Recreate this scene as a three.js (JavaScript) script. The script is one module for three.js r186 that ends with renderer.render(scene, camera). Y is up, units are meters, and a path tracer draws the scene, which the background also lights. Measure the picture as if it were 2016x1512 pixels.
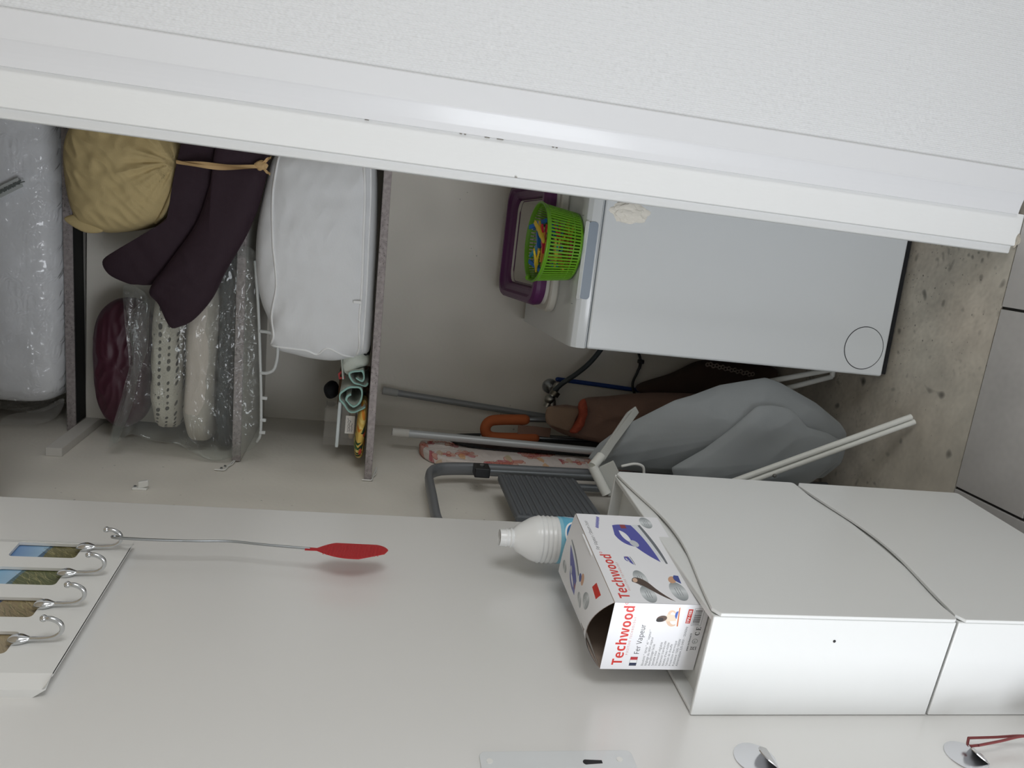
import * as THREE from 'three';
import { RoundedBoxGeometry } from 'three/addons/geometries/RoundedBoxGeometry.js';
import { mergeGeometries, mergeVertices, toCreasedNormals } from 'three/addons/utils/BufferGeometryUtils.js';
import { ImprovedNoise } from 'three/addons/math/ImprovedNoise.js';
import { RectAreaLightUniformsLib } from 'three/addons/lights/RectAreaLightUniformsLib.js';

// ---------------------------------------------------------------- camera, sky, light, exposure
const renderer = new THREE.WebGLRenderer({ antialias: true });
renderer.toneMapping = THREE.LinearToneMapping;
renderer.toneMappingExposure = 1.0;
renderer.shadowMap.enabled = true;
RectAreaLightUniformsLib.init();
const scene = new THREE.Scene();
scene.background = new THREE.Color(0.9, 0.97, 1.05);

// the phone was held sideways: the picture's left is the room's up
const camera = new THREE.PerspectiveCamera(53.19, 2016 / 1512, 0.02, 30);
camera.position.set(0, 1.3904, 0);
camera.up.set(0.97069, 0.08203, -0.2259);
camera.lookAt(-0.207005, 1.3904 - 0.192148, -0.959285);
scene.add(camera);

// daylight through the hall window, behind the camera and to the left
const WIN = { x: -1.48, y: 0.6, z: 1.1, w: 2.2, h: 1.1 };
const daylight = new THREE.RectAreaLight(new THREE.Color(0.955, 0.99, 1.05), 6.7, WIN.w - 0.1, WIN.h - 0.1);
daylight.position.set(WIN.x, WIN.y, WIN.z - 0.02);
daylight.lookAt(WIN.x, WIN.y, -3);
scene.add(daylight);
// second, smaller window of the hall, on the right
const WIN2 = { x: 2.0, y: 1.25, z: 0.3, w: 1.1, h: 1.2 };
const daylight2 = new THREE.RectAreaLight(new THREE.Color(0.985, 0.995, 1.0), 6.2, WIN2.w - 0.1, WIN2.h - 0.1);
daylight2.position.set(WIN2.x - 0.02, WIN2.y, WIN2.z);
daylight2.lookAt(-3, WIN2.y, WIN2.z);
scene.add(daylight2);

// ---------------------------------------------------------------- helpers
function rng(seed) { let a = seed >>> 0; return () => { a = (a + 0x6D2B79F5) >>> 0; let t = a; t = Math.imul(t ^ (t >>> 15), t | 1); t ^= t + Math.imul(t ^ (t >>> 7), t | 61); return ((t ^ (t >>> 14)) >>> 0) / 4294967296; }; }
const PN = new ImprovedNoise();
const nz = (x, y, z = 0) => PN.noise(x, y, z);
const fbm = (x, y, z = 0, o = 4) => { let s = 0, a = 0.5; for (let i = 0; i < o; i++) { s += a * nz(x, y, z + i * 7.3); x *= 2.03; y *= 2.03; a *= 0.5; } return s; };
const taken = {};
function numbered(n) { const k = (taken[n] = (taken[n] ?? -1) + 1); return k ? `${n}_${String(k).padStart(3, '0')}` : n; }
const M = (c, roughness = 0.6, o = {}) => new THREE.MeshPhysicalMaterial({ color: c, roughness, metalness: 0, ...o });
function tag(o, label, category, group) { o.userData = { ...o.userData, label, category }; if (group) o.userData.group = group; return o; }
function thing(name, label, category, p = [0, 0, 0], ry = 0, group) {
  const g = new THREE.Group(); g.name = numbered(name); g.position.set(...p); g.rotation.y = ry; scene.add(g);
  return tag(g, label, category, group);
}
function part(name, geo, mat, parent, p, r) {
  const m = new THREE.Mesh(geo, mat); m.name = name; m.castShadow = m.receiveShadow = true;
  if (p) m.position.set(...p); if (r) m.rotation.set(...r);
  parent.add(m); return m;
}
function single(name, geo, mat, label, category, p, r, group) { const m = part(numbered(name), geo, mat, scene, p, r); return tag(m, label, category, group); }
function struct(name, geo, mat, p, r) { const m = part(numbered(name), geo, mat, scene, p, r); m.userData.kind = 'structure'; return m; }
function uvBox(g) { // uv in metres from the dominant side of each face
  g = g.index ? g.toNonIndexed() : g; g.computeVertexNormals();
  const P = g.attributes.position, N = g.attributes.normal, uv = new Float32Array(P.count * 2);
  for (let i = 0; i < P.count; i += 3) {
    const n = [0, 1, 2].map(k => Math.abs(N.getComponent(i, k) + N.getComponent(i + 1, k) + N.getComponent(i + 2, k)));
    const ax = n[0] > n[1] && n[0] > n[2] ? [2, 1] : n[1] > n[2] ? [0, 2] : [0, 1];
    for (let j = i; j < i + 3; j++) { uv[j * 2] = P.getComponent(j, ax[0]); uv[j * 2 + 1] = P.getComponent(j, ax[1]); }
  }
  g.setAttribute('uv', new THREE.BufferAttribute(uv, 2)); return g;
}
function box(x0, x1, y0, y1, z0, z1, r = 0, seg = 2) {
  const w = x1 - x0, h = y1 - y0, d = z1 - z0;
  const g = r > 0 ? new RoundedBoxGeometry(w, h, d, seg, r) : new THREE.BoxGeometry(w, h, d);
  g.translate((x0 + x1) / 2, (y0 + y1) / 2, (z0 + z1) / 2);
  if (r > 0) { const P = g.attributes.position, uv = g.attributes.uv, N = g.attributes.normal; for (let i = 0; i < P.count; i++) { const a = [Math.abs(N.getX(i)), Math.abs(N.getY(i)), Math.abs(N.getZ(i))]; const ax = a[0] > a[1] && a[0] > a[2] ? [2, 1] : a[1] > a[2] ? [0, 2] : [0, 1]; uv.setXY(i, P.getComponent(i, ax[0]), P.getComponent(i, ax[1])); } return g; }
  return uvBox(g);
}
const V = a => new THREE.Vector3(...a);
function tube(pts, r, seg = 0, rad = 10, closed = false, tension = 0.5) {
  const c = new THREE.CatmullRomCurve3(pts.map(V), closed, 'catmullrom', tension);
  const g = new THREE.TubeGeometry(c, seg || pts.length * 10, r, rad, closed);
  if (closed) return g;
  const caps = [0, 1].map(t => { const s = new THREE.SphereGeometry(r, rad, 6); const p = c.getPoint(t); s.translate(p.x, p.y, p.z); return s; });
  return mergeGeometries([g, ...caps]);
}
function rod(a, b, r, rad = 14) { // straight round bar between two points, flat ends
  const A = V(a), B = V(b), d = B.clone().sub(A), g = new THREE.CylinderGeometry(r, r, d.length(), rad);
  g.applyQuaternion(new THREE.Quaternion().setFromUnitVectors(new THREE.Vector3(0, 1, 0), d.normalize()));
  g.translate((a[0] + b[0]) / 2, (a[1] + b[1]) / 2, (a[2] + b[2]) / 2); return g;
}
function bar(a, b, w, t, up = [0, 0, 1]) { // flat bar between two points; w across, t along "up"
  const A = V(a), B = V(b), d = B.clone().sub(A), L = d.length(); d.normalize();
  const u = V(up), s = new THREE.Vector3().crossVectors(d, u).normalize(), k = new THREE.Vector3().crossVectors(s, d);
  const g = new RoundedBoxGeometry(w, L, t, 2, Math.min(w, t) * 0.3);
  g.applyMatrix4(new THREE.Matrix4().makeBasis(s, d, k)); g.translate((a[0] + b[0]) / 2, (a[1] + b[1]) / 2, (a[2] + b[2]) / 2); return g;
}
function lathe(pts, seg = 40) { return new THREE.LatheGeometry(pts.map(p => new THREE.Vector2(p[0], p[1])), seg); }
function rrShape(w, h, r) { const s = new THREE.Shape(), x = -w / 2, y = -h / 2; s.moveTo(x + r, y); s.lineTo(x + w - r, y); s.quadraticCurveTo(x + w, y, x + w, y + r); s.lineTo(x + w, y + h - r); s.quadraticCurveTo(x + w, y + h, x + w - r, y + h); s.lineTo(x + r, y + h); s.quadraticCurveTo(x, y + h, x, y + h - r); s.lineTo(x, y + r); s.quadraticCurveTo(x, y, x + r, y); return s; }
function extr(shape, depth, bevel = 0, seg = 24) { return new THREE.ExtrudeGeometry(shape, { depth, bevelEnabled: bevel > 0, bevelSize: bevel, bevelThickness: bevel, bevelSegments: 2, curveSegments: seg }); }
// a stuffed shape: outline in x,y; bulges df to the front and db to the back of zc
function stuffed(outline, zc, df, db, o = {}) {
  const { p = 2.3, rings = 26, seg = 140, fn = null, center = null, tension = 0.5 } = o;
  const c3 = new THREE.CatmullRomCurve3(outline.map(q => new THREE.Vector3(q[0], q[1], 0)), true, 'catmullrom', tension);
  const ring = c3.getSpacedPoints(seg).slice(0, seg);
  let cx = 0, cy = 0; ring.forEach(q => { cx += q.x / seg; cy += q.y / seg; }); if (center) [cx, cy] = center;
  const pos = [], idx = [], uv = [];
  const put = (x, y, z) => { pos.push(x, y, z); uv.push(x, y); return pos.length / 3 - 1; };
  const layer = side => {
    const d = side > 0 ? df : db, rows = [];
    for (let k = 0; k < rings; k++) {
      const r = Math.sin((k / rings) * Math.PI / 2), row = [], n = k === 0 ? 1 : seg;
      for (let i = 0; i < n; i++) {
        const x = cx + (ring[i].x - cx) * r, y = cy + (ring[i].y - cy) * r, h = Math.pow(1 - Math.pow(r, p), 1 / p);
        row.push(put(x, y, zc + side * (d * h + (fn ? fn(x, y, side, r) * Math.min(1, (1 - r) * 8) : 0))));
      }
      rows.push(row);
    }
    return rows;
  };
  const F = layer(1), B = layer(-1), E = ring.map(q => put(q.x, q.y, zc));
  const link = (rows, flip) => {
    const tri = (a, b, c) => flip ? idx.push(a, c, b) : idx.push(a, b, c);
    for (let i = 0; i < seg; i++) tri(rows[0][0], rows[1][i], rows[1][(i + 1) % seg]);
    for (let k = 1; k < rings; k++) { const a = rows[k], b = k + 1 < rings ? rows[k + 1] : E; for (let i = 0; i < seg; i++) { const j = (i + 1) % seg; tri(a[i], b[i], b[j]); tri(a[i], b[j], a[j]); } }
  };
  let area = 0; ring.forEach((q, i) => { const w = ring[(i + 1) % seg]; area += q.x * w.y - w.x * q.y; });
  link(F, area < 0); link(B, area > 0);
  const g = new THREE.BufferGeometry(); g.setAttribute('position', new THREE.Float32BufferAttribute(pos, 3)); g.setAttribute('uv', new THREE.Float32BufferAttribute(uv, 2)); g.setIndex(idx); g.computeVertexNormals(); return g;
}
function onSkin(geo, pts, off = 0.001) { // points x,y dropped from the front onto a surface
  const m = new THREE.Mesh(geo, new THREE.MeshBasicMaterial({ side: THREE.DoubleSide })), rc = new THREE.Raycaster(); let last = 0;
  const c = new THREE.CatmullRomCurve3(pts.map(p => new THREE.Vector3(p[0], p[1], 0))).getSpacedPoints(pts.length * 5);
  return c.map(p => { rc.set(new THREE.Vector3(p.x, p.y, 1), new THREE.Vector3(0, 0, -1)); const h = rc.intersectObject(m); if (h.length) last = h[0].point.z; return [p.x, p.y, last + off]; });
}
function warp(g, fn) { const P = g.attributes.position, v = new THREE.Vector3(); for (let i = 0; i < P.count; i++) { v.fromBufferAttribute(P, i); fn(v, i); P.setXYZ(i, v.x, v.y, v.z); } g.computeVertexNormals(); return g; }
function softBox(x0, x1, y0, y1, z0, z1, r, fn, seg = 8, sub = 40) { // rounded box with a fine skin, for cloth
  const w = x1 - x0, h = y1 - y0, d = z1 - z0, e = 4, g0 = new THREE.BoxGeometry(1, 1, 1, sub, sub, sub);
  const g = mergeVertices((g0.deleteAttribute('normal'), g0.deleteAttribute('uv'), g0)), P = g.attributes.position;
  for (let i = 0; i < P.count; i++) {
    let x = P.getX(i) * 2, y = P.getY(i) * 2, z = P.getZ(i) * 2; const k = r, L = Math.pow(Math.abs(x) ** k + Math.abs(y) ** k + Math.abs(z) ** k, 1 / k), m = Math.max(Math.abs(x), Math.abs(y), Math.abs(z));
    x *= m / L; y *= m / L; z *= m / L; P.setXYZ(i, (x0 + x1) / 2 + x * w / 2, (y0 + y1) / 2 + y * h / 2, (z0 + z1) / 2 + z * d / 2);
  }
  g.computeVertexNormals();
  if (fn) { const N = g.attributes.normal.clone(); for (let i = 0; i < P.count; i++) { const q = fn(P.getX(i), P.getY(i), P.getZ(i)); P.setXYZ(i, P.getX(i) + N.getX(i) * q, P.getY(i) + N.getY(i) * q, P.getZ(i) + N.getZ(i) * q); } }
  const uv = new Float32Array(P.count * 2); for (let i = 0; i < P.count; i++) { uv[i * 2] = P.getX(i) + P.getZ(i) * 0.7; uv[i * 2 + 1] = P.getY(i) + P.getZ(i) * 0.3; }
  g.setAttribute('uv', new THREE.BufferAttribute(uv, 2)); g.computeVertexNormals(); return g;
}
// computed textures; size = metres that one repeat covers
function dataTex(n, size, fn, srgb = true) {
  const d = new Uint8Array(n * n * 4);
  for (let y = 0; y < n; y++) for (let x = 0; x < n; x++) { const c = fn(x / n, y / n), i = (y * n + x) * 4; const a = typeof c === 'number' ? [c, c, c] : c; for (let k = 0; k < 3; k++) d[i + k] = Math.max(0, Math.min(255, Math.round(a[k] * 255))); d[i + 3] = 255; }
  const t = new THREE.DataTexture(d, n, n); t.magFilter = THREE.LinearFilter; t.minFilter = THREE.LinearMipmapLinearFilter; t.generateMipmaps = true;
  t.wrapS = t.wrapT = THREE.RepeatWrapping; t.repeat.set(1 / size, 1 / size); if (srgb) t.colorSpace = THREE.SRGBColorSpace; t.needsUpdate = true; return t;
}
function print(w, h, draw) { // flat print on a canvas
  const c = document.createElement('canvas'); c.width = w; c.height = h; draw(c.getContext('2d'), w, h);
  const t = new THREE.CanvasTexture(c); t.colorSpace = THREE.SRGBColorSpace; return t;
}
const tn = (u, v, f, s = 0) => { // noise that repeats over 0..1
  const a = nz(u * f, v * f, s), b = nz((u - 1) * f, v * f, s), c = nz(u * f, (v - 1) * f, s), d = nz((u - 1) * f, (v - 1) * f, s);
  const w = t => t * t * (3 - 2 * t), U = w(u), W = w(v); return (a * (1 - U) + b * U) * (1 - W) + (c * (1 - U) + d * U) * W;
};

// ---------------------------------------------------------------- materials
const wallpaperBump = dataTex(512, 0.30, (u, v) => {
  const row = Math.floor(u * 160), ph = Math.sin(row * 12.9898) * 43758.5453, off = ph - Math.floor(ph);
  const dash = tn(u, v, 36, 3) * 0.9 + Math.sin((v * 34 + off + 0.4 * tn(u, v, 10, 5)) * Math.PI * 2) * 0.35;
  const th = Math.pow(Math.abs(Math.sin((u * 80 + 0.15 * tn(u, v, 12, 9)) * Math.PI)), 0.7);
  return 0.25 + 0.4 * th + 0.3 * dash * th;
}, false);
const plasterBump = dataTex(256, 0.5, (u, v) => 0.5 + 0.35 * tn(u, v, 9, 1) + 0.2 * tn(u, v, 34, 2) + 0.12 * tn(u, v, 80, 4), false);
const plasterTint = dataTex(512, 0.9, (u, v) => { const k = tn(u, v, 90, 6), s = 0.95 + 0.04 * tn(u, v, 7, 8) + (k > 0.62 ? -0.22 : 0); return [s, s * 0.985, s * 0.955]; });
const brushBump = dataTex(256, 0.25, (u, v) => 0.5 + 0.4 * tn(u * 1, v * 0.25, 50, 2) + 0.2 * tn(u, v, 12, 5), false);
const weaveBump = dataTex(256, 0.04, (u, v) => 0.5 + 0.25 * Math.sin(u * Math.PI * 40) * Math.sign(Math.sin(v * Math.PI * 20)) + 0.25 * Math.sin(v * Math.PI * 40), false);
const wrinkleBump = dataTex(512, 0.35, (u, v) => { const a = tn(u, v, 10, 1), b = tn(u + 0.1 * a, v, 26, 3); return 0.5 + 0.4 * (1 - 2 * Math.abs(a)) + 0.25 * (1 - 2 * Math.abs(b)); }, false);
const concreteMap = dataTex(1024, 1.0, (u, v) => {
  let s = 0.77 + 0.08 * tn(u, v, 6, 1) + 0.08 * tn(u, v, 18, 2) + 0.05 * tn(u, v, 70, 3);
  const sp = tn(u, v, 150, 7), st = tn(u, v, 30, 8); const sm = tn(u, v, 8, 13), sc = tn(u, v, 70, 15); if (sp > 0.42) s -= 1.6 * (sp - 0.42); if (st > 0.36) s -= (st - 0.36) * 1.2; if (sm > 0.12 && sc > 0.1) s -= (sm - 0.12) * (sc - 0.1) * 3.0;
  const w = tn(u, v, 5, 11) * 0.03; return [s + w, s * 0.965 + w * 0.3, s * 0.90];
});
const concreteBump = dataTex(512, 1.0, (u, v) => 0.5 + 0.3 * tn(u, v, 40, 4) + 0.2 * tn(u, v, 110, 5), false);
const woodEdgeMap = dataTex(512, 0.3, (u, v) => { const g = tn(u, v, 34, 2), k = tn(u, v, 80, 5), s = 0.60 + 0.10 * g + (k > 0.45 ? -0.22 : 0) + 0.05 * tn(u, v, 110, 6); return [s, s * 0.95, s * 0.945]; });
const tileMap = dataTex(256, 0.43, (u, v) => { const s = 0.71 + 0.03 * tn(u, v, 5, 2) + 0.02 * tn(u, v, 30, 4); return [s, s * 0.985, s * 0.97]; });

const mWallpaper = M(0xe4e5e6, 0.75, { bumpMap: wallpaperBump, bumpScale: 0.0022 });
const mHallPaint = M(0xe2e2df, 0.8, { bumpMap: plasterBump, bumpScale: 0.001 });
const mCupboard = M(0xf0efec, 0.72, { map: plasterTint, bumpMap: plasterBump, bumpScale: 0.0016 });
const mTrim = M(0xe2e3e5, 0.42, { clearcoat: 0.5, clearcoatRoughness: 0.16 });
const mJamb = M(0xe7e8e7, 0.5, { bumpMap: brushBump, bumpScale: 0.0005 });
const mDoor = M(0xe5e4e1, 0.3, { clearcoat: 1, clearcoatRoughness: 0.27 });
const mConcrete = M(0xffffff, 0.85, { map: concreteMap, bumpMap: concreteBump, bumpScale: 0.0015 });
const mTile = M(0xffffff, 0.45, { map: tileMap });
const mGrout = M(0x2b2a28, 0.9);
const mShelf = M(0xffffff, 0.8, { map: woodEdgeMap });
const mShelfPaint = M(0xd2cfc9, 0.7, { bumpMap: plasterBump, bumpScale: 0.001 });
const mWhitePlastic = M(0xe9e9e5, 0.3, { clearcoat: 0.25, clearcoatRoughness: 0.15 });
const mAppliance = M(0xe6eaec, 0.28, { clearcoat: 0.3, clearcoatRoughness: 0.12 });
const mChrome = M(0xd4d6d8, 0.12, { metalness: 1 });
const mSteel = M(0xa9adb0, 0.3, { metalness: 1 });
const mBlack = M(0x0d0e10, 0.5);
const mDarkGap = M(0x16171a, 0.8);

// ---------------------------------------------------------------- setting: hall and cupboard
const XL = -0.702, XR = 0.16, ZB = -2.45, ZF = -1.497, H = 2.5;
const HX0 = -3.3, HX1 = 2.0, HZ1 = 1.1;
{
  // wall with the cupboard opening
  const ow = [-0.765, 0.205], ot = 2.13;
  const g = mergeGeometries([box(ow[1], HX1 + 0.1, 0, H, -1.575, ZF), box(HX0 - 0.1, ow[0], 0, H, -1.575, ZF), box(ow[0], ow[1], ot, H, -1.575, ZF)]);
  struct('wall_front', g, mWallpaper);
  struct('wall_back', box(XL - 0.1, XR + 0.1, 0, H, ZB - 0.1, ZB), mCupboard);
  struct('wall_left', box(XL - 0.1, XL, 0, H, ZB, -1.575), mCupboard);
  struct('wall_right', box(XR, XR + 0.1, 0, H, ZB, -1.575), mCupboard);
  struct('ceiling', box(HX0 - 0.1, HX1 + 0.1, H, H + 0.1, ZB - 0.1, HZ1 + 0.1), M(0xa89c88, 0.8, { bumpMap: plasterBump, bumpScale: 0.001 }));
  struct('wall_hall_left', box(HX0 - 0.1, HX0, 0, H, ZF, HZ1), mHallPaint);
  const hole = (a0, a1, b0, b1, c0, c1) => [[a0, b0, 0, H], [c1, a1, 0, H], [b0, c1, 0, c0], [b0, c1, 0, H]];
  // right hall wall with the small window
  const y0 = WIN2.y - WIN2.h / 2, y1 = WIN2.y + WIN2.h / 2, z0 = WIN2.z - WIN2.w / 2, z1 = WIN2.z + WIN2.w / 2;
  struct('wall_hall_right', mergeGeometries([box(HX1, HX1 + 0.1, 0, H, ZF, z0), box(HX1, HX1 + 0.1, 0, H, z1, HZ1), box(HX1, HX1 + 0.1, 0, y0, z0, z1), box(HX1, HX1 + 0.1, y1, H, z0, z1)]), mHallPaint);
  const X0 = WIN.x - WIN.w / 2, X1 = WIN.x + WIN.w / 2, Y0 = WIN.y - WIN.h / 2, Y1 = WIN.y + WIN.h / 2;
  struct('wall_hall_back', mergeGeometries([box(HX0 - 0.1, X0, 0, H, HZ1, HZ1 + 0.1), box(X1, HX1 + 0.1, 0, H, HZ1, HZ1 + 0.1), box(X0, X1, 0, Y0, HZ1, HZ1 + 0.1), box(X0, X1, Y1, H, HZ1, HZ1 + 0.1)]), mHallPaint);
  const glass = new THREE.MeshPhysicalMaterial({ color: 0xffffff, transmission: 1, roughness: 0.02, thickness: 0 });
  const w1 = new THREE.Group(); w1.name = 'window_1'; w1.userData.kind = 'structure'; scene.add(w1);
  part('window_frame', mergeGeometries([box(X0, X1, Y0, Y0 + 0.05, HZ1 + 0.02, HZ1 + 0.08), box(X0, X1, Y1 - 0.05, Y1, HZ1 + 0.02, HZ1 + 0.08), box(X0, X0 + 0.05, Y0, Y1, HZ1 + 0.02, HZ1 + 0.08), box(X1 - 0.05, X1, Y0, Y1, HZ1 + 0.02, HZ1 + 0.08), box(WIN.x - 0.025, WIN.x + 0.025, Y0, Y1, HZ1 + 0.02, HZ1 + 0.08)]), mTrim, w1);
  part('pane', box(X0 + 0.04, X1 - 0.04, Y0 + 0.04, Y1 - 0.04, HZ1 + 0.048, HZ1 + 0.052), glass, w1);
  const w2 = new THREE.Group(); w2.name = 'window_2'; w2.userData.kind = 'structure'; scene.add(w2);
  part('window_frame', mergeGeometries([box(HX1 + 0.02, HX1 + 0.08, y0, y0 + 0.05, z0, z1), box(HX1 + 0.02, HX1 + 0.08, y1 - 0.05, y1, z0, z1), box(HX1 + 0.02, HX1 + 0.08, y0, y1, z0, z0 + 0.05), box(HX1 + 0.02, HX1 + 0.08, y0, y1, z1 - 0.05, z1)]), mTrim, w2);
  part('pane', box(HX1 + 0.048, HX1 + 0.052, y0 + 0.04, y1 - 0.04, z0 + 0.04, z1 - 0.04), glass, w2);

  // floor: bare screed in the cupboard, tiles in the hall
  const fl = new THREE.Group(); fl.name = 'floor'; fl.userData.kind = 'structure'; scene.add(fl);
  part('screed', box(XL - 0.1, XR + 0.1, -0.1, 0, ZB - 0.1, -1.505), mConcrete, fl);
  part('grout_bed', box(HX0 - 0.1, HX1 + 0.1, -0.1, -0.004, -1.5045, HZ1 + 0.1), mGrout, fl);
  const TW = 0.427, gap = 0.006, tg = {}; let col = 0;
  for (let x = -0.483 - TW * 7; x < HX1; x += TW, col++) {
    let z = (col % 2 === 0) ? -1.505 : -1.505, first = (col % 2 === 0) ? 0.427 : 0.2;
    while (z < HZ1) {
      const L = Math.min(first, HZ1 - z); first = TW;
      const key = L.toFixed(3);
      tg[key] ??= box(-TW / 2 + gap / 2, TW / 2 - gap / 2, -0.01, 0.0015, -L / 2 + gap / 2, L / 2 - gap / 2, 0.0012, 1);
      if (L > 0.02) part(numbered('tile'), tg[key], mTile, fl, [x + TW / 2, 0, z + L / 2]);
      z += L;
    }
  }
  // frame of the opening: jamb, groove, rebate strip, then the coved architrave
  const jambR = new THREE.Shape([[0.082, 1.505], [0.149, 1.505], [0.149, 1.57], [0.066, 1.57], [0.064, 1.567], [0.064, 1.524], [0.066, 1.522], [0.080, 1.521], [0.0805, 1.507]].map(p => new THREE.Vector2(...p)));
  const arch = [[0.1472, 1.5046], [0.1472, 1.4985]]; for (let i = 1; i <= 14; i++) { const t = i / 14; arch.push([0.1474 + 0.0412 * t, 1.4985 - 0.0090 * Math.pow(t, 1.7)]); }
  for (let i = 0; i <= 8; i++) { const a = 0.95 + (i / 8) * (Math.PI / 2 - 0.95 + 0.25); arch.push([0.1911 - 0.0040 * Math.cos(a), 1.4926 - 0.0040 * Math.sin(a)]); }
  arch.push([0.1935, 1.4894], [0.2365, 1.4896], [0.2385, 1.4915], [0.2385, 1.499], [0.21, 1.499], [0.21, 1.5046]);
  const archS = new THREE.Shape(arch.map(p => new THREE.Vector2(...p)));
  const up = (s, h) => { let g = extr(s, h, 0, 8); g.rotateX(-Math.PI / 2); g = toCreasedNormals(uvBox(g), 0.45); return g; };
  // extruded along y: shape y (1.5) becomes -z
  const tr1 = new THREE.Group(); tr1.name = 'trim_1'; tr1.userData.kind = 'structure'; scene.add(tr1);
  const fix = g => { const P = g.attributes.position; return g; };
  part('jamb', fix(up(jambR, 2.13)), mJamb, tr1);
  part('architrave', fix(up(archS, 2.1)), mTrim, tr1, [0, 0.022, 0]);
  const tr2 = new THREE.Group(); tr2.name = 'trim_2'; tr2.userData.kind = 'structure'; scene.add(tr2);
  const mir = g => { g = g.clone(); g.applyMatrix4(new THREE.Matrix4().makeScale(-1, 1, 1)); const ix = g.index; const P = g.attributes.position; for (let i = 0; i < P.count; i += 3) { for (const at of [g.attributes.position, g.attributes.uv]) { const s = at.itemSize; for (let k = 0; k < s; k++) { const t = at.getComponent(i + 1, k); at.setComponent(i + 1, k, at.getComponent(i + 2, k)); at.setComponent(i + 2, k, t); } } } g.computeVertexNormals(); return g; };
  part('jamb', mir(up(jambR, 2.13)), mJamb, tr2, [-0.622, 0, 0]);
  const tr3 = new THREE.Group(); tr3.name = 'trim_3'; tr3.userData.kind = 'structure'; scene.add(tr3);
  part('head', box(-0.685, 0.0635, 2.07, 2.124, -1.569, -1.506, 0.003), mJamb, tr3);
  part('head_architrave', box(-0.86, 0.2385, 2.125, 2.222, -1.52, -1.4885, 0.003), mTrim, tr3);
  for (const [x, y, w, h] of [[0.1462, 1.246, 0.0014, 0.004], [0.1462, 1.238, 0.0018, 0.003], [0.1462, 1.196, 0.0013, 0.009], [0.1462, 1.171, 0.0011, 0.012], [0.1462, 1.067, 0.0016, 0.003], [0.1462, 1.060, 0.0018, 0.003], [0.0815, 1.132, 0.0016, 0.004], [0.1462, 1.42, 0.0011, 0.007]]) part('paint_chip', box(x - w / 2, x + w / 2, y - h / 2, y + h / 2, -1.506, -1.5005), M(0x9a968f, 0.9), tr1);
  // chipped plaster at the foot of the jamb
  struct('trim_4', warp(new THREE.IcosahedronGeometry(0.011, 3), v => { const k = 1 + 0.5 * nz(v.x * 90, v.y * 90, v.z * 90); v.multiplyScalar(k); v.y *= 0.35; v.x *= 1.5; }), mConcrete, [0.094, 0.003, -1.507]);
}

// ---------------------------------------------------------------- cupboard door (open) and what hangs on it
const DR = THREE.MathUtils.degToRad(4.3), DA = [-0.668, 0, -0.92], DTURN = Math.PI / 2 - DR;
const onDoor = (x, y, z) => [DA[0] + Math.sin(DR) * x + Math.cos(DR) * z, y, DA[2] - Math.cos(DR) * x + Math.sin(DR) * z];
{
  const d = new THREE.Group(); d.name = 'door_1'; d.userData.kind = 'structure'; d.position.set(...DA); d.rotation.y = DTURN; scene.add(d);
  part('door_leaf', box(-0.13, 0.588, 0.012, 2.06, -0.04, 0, 0.002), mDoor, d);
  const lp = part('lock_plate', extr(rrShape(0.04, 0.205, 0.009), 0.0015, 0.0008), M(0xdcdfe0, 0.3, { clearcoat: 0.4 }), d, [-0.0905, 1.1, 0]);
  const kh = new THREE.Shape(); kh.absarc(0, 0.006, 0.0042, -0.3, Math.PI + 0.3); kh.lineTo(-0.0026, -0.016); kh.lineTo(0.0026, -0.016);
  part('keyhole', extr(kh, 0.0004), mBlack, lp, [0.0005, -0.042, 0.0022]);
  for (const y of [0.091, -0.083]) part('screw', new THREE.CylinderGeometry(0.0042, 0.0042, 0.001, 14), mWhitePlastic, lp, [0.004, y, 0.0026], [Math.PI / 2, 0, 0]);
}
// shoe cabinets
const mCab = M(0xe1e2e0, 0.33, { clearcoat: 0.2, clearcoatRoughness: 0.2 });
function cabinet(y0, label) {
  const t = thing('shoe_cabinet', label, 'cabinet', onDoor(0.24, y0, 0), DTURN, 'white shoe cabinets on the door');
  const W = 0.4855, Hh = 0.394, D = 0.168, w = W / 2;
  const body = mergeGeometries([box(-w + 0.003, w - 0.003, 0.004, Hh - 0.022, 0.003, D - 0.004), box(-w, -w + 0.006, 0.003, Hh, 0.001, D - 0.001, 0.002), box(w - 0.006, w, 0.003, Hh, 0.001, D - 0.001, 0.002), box(-w + 0.004, w - 0.004, 0.01, Hh - 0.0004, 0.002, 0.008, 0.002), box(-w + 0.005, w - 0.005, Hh - 0.03, Hh - 0.0005, D - 0.012, D - 0.002, 0.002)]);
  part('body', body, mCab, t);
  // tilting front: its upper edge dips in the middle as a grip
  const s = new THREE.Shape(); s.moveTo(-w + 0.008, 0.004); s.lineTo(w - 0.008, 0.004); s.quadraticCurveTo(w, 0.004, w, 0.012); s.lineTo(w, Hh - 0.01); s.lineTo(w - 0.012, Hh - 0.002);
  s.bezierCurveTo(w - 0.12, Hh - 0.016, 0.08, Hh - 0.034, 0, Hh - 0.034); s.bezierCurveTo(-0.08, Hh - 0.034, -w + 0.12, Hh - 0.016, -w + 0.012, Hh - 0.002); s.lineTo(-w, Hh - 0.01); s.lineTo(-w, 0.012); s.quadraticCurveTo(-w, 0.004, -w + 0.008, 0.004);
  const f = extr(s, 0.003, 0.0012, 30); part('front_flap', toCreasedNormals(f, 0.2), mCab, t, [0, 0, D + 0.001]);
  part('screw_hole', new THREE.CylinderGeometry(0.0022, 0.0022, 0.0016, 10), mBlack, t, [-w, Hh * 0.5, D * 0.78], [0, 0, Math.PI / 2]);
  return t;
}
cabinet(0.489, 'white plastic shoe cabinet that carries the iron box and bottle');
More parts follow.
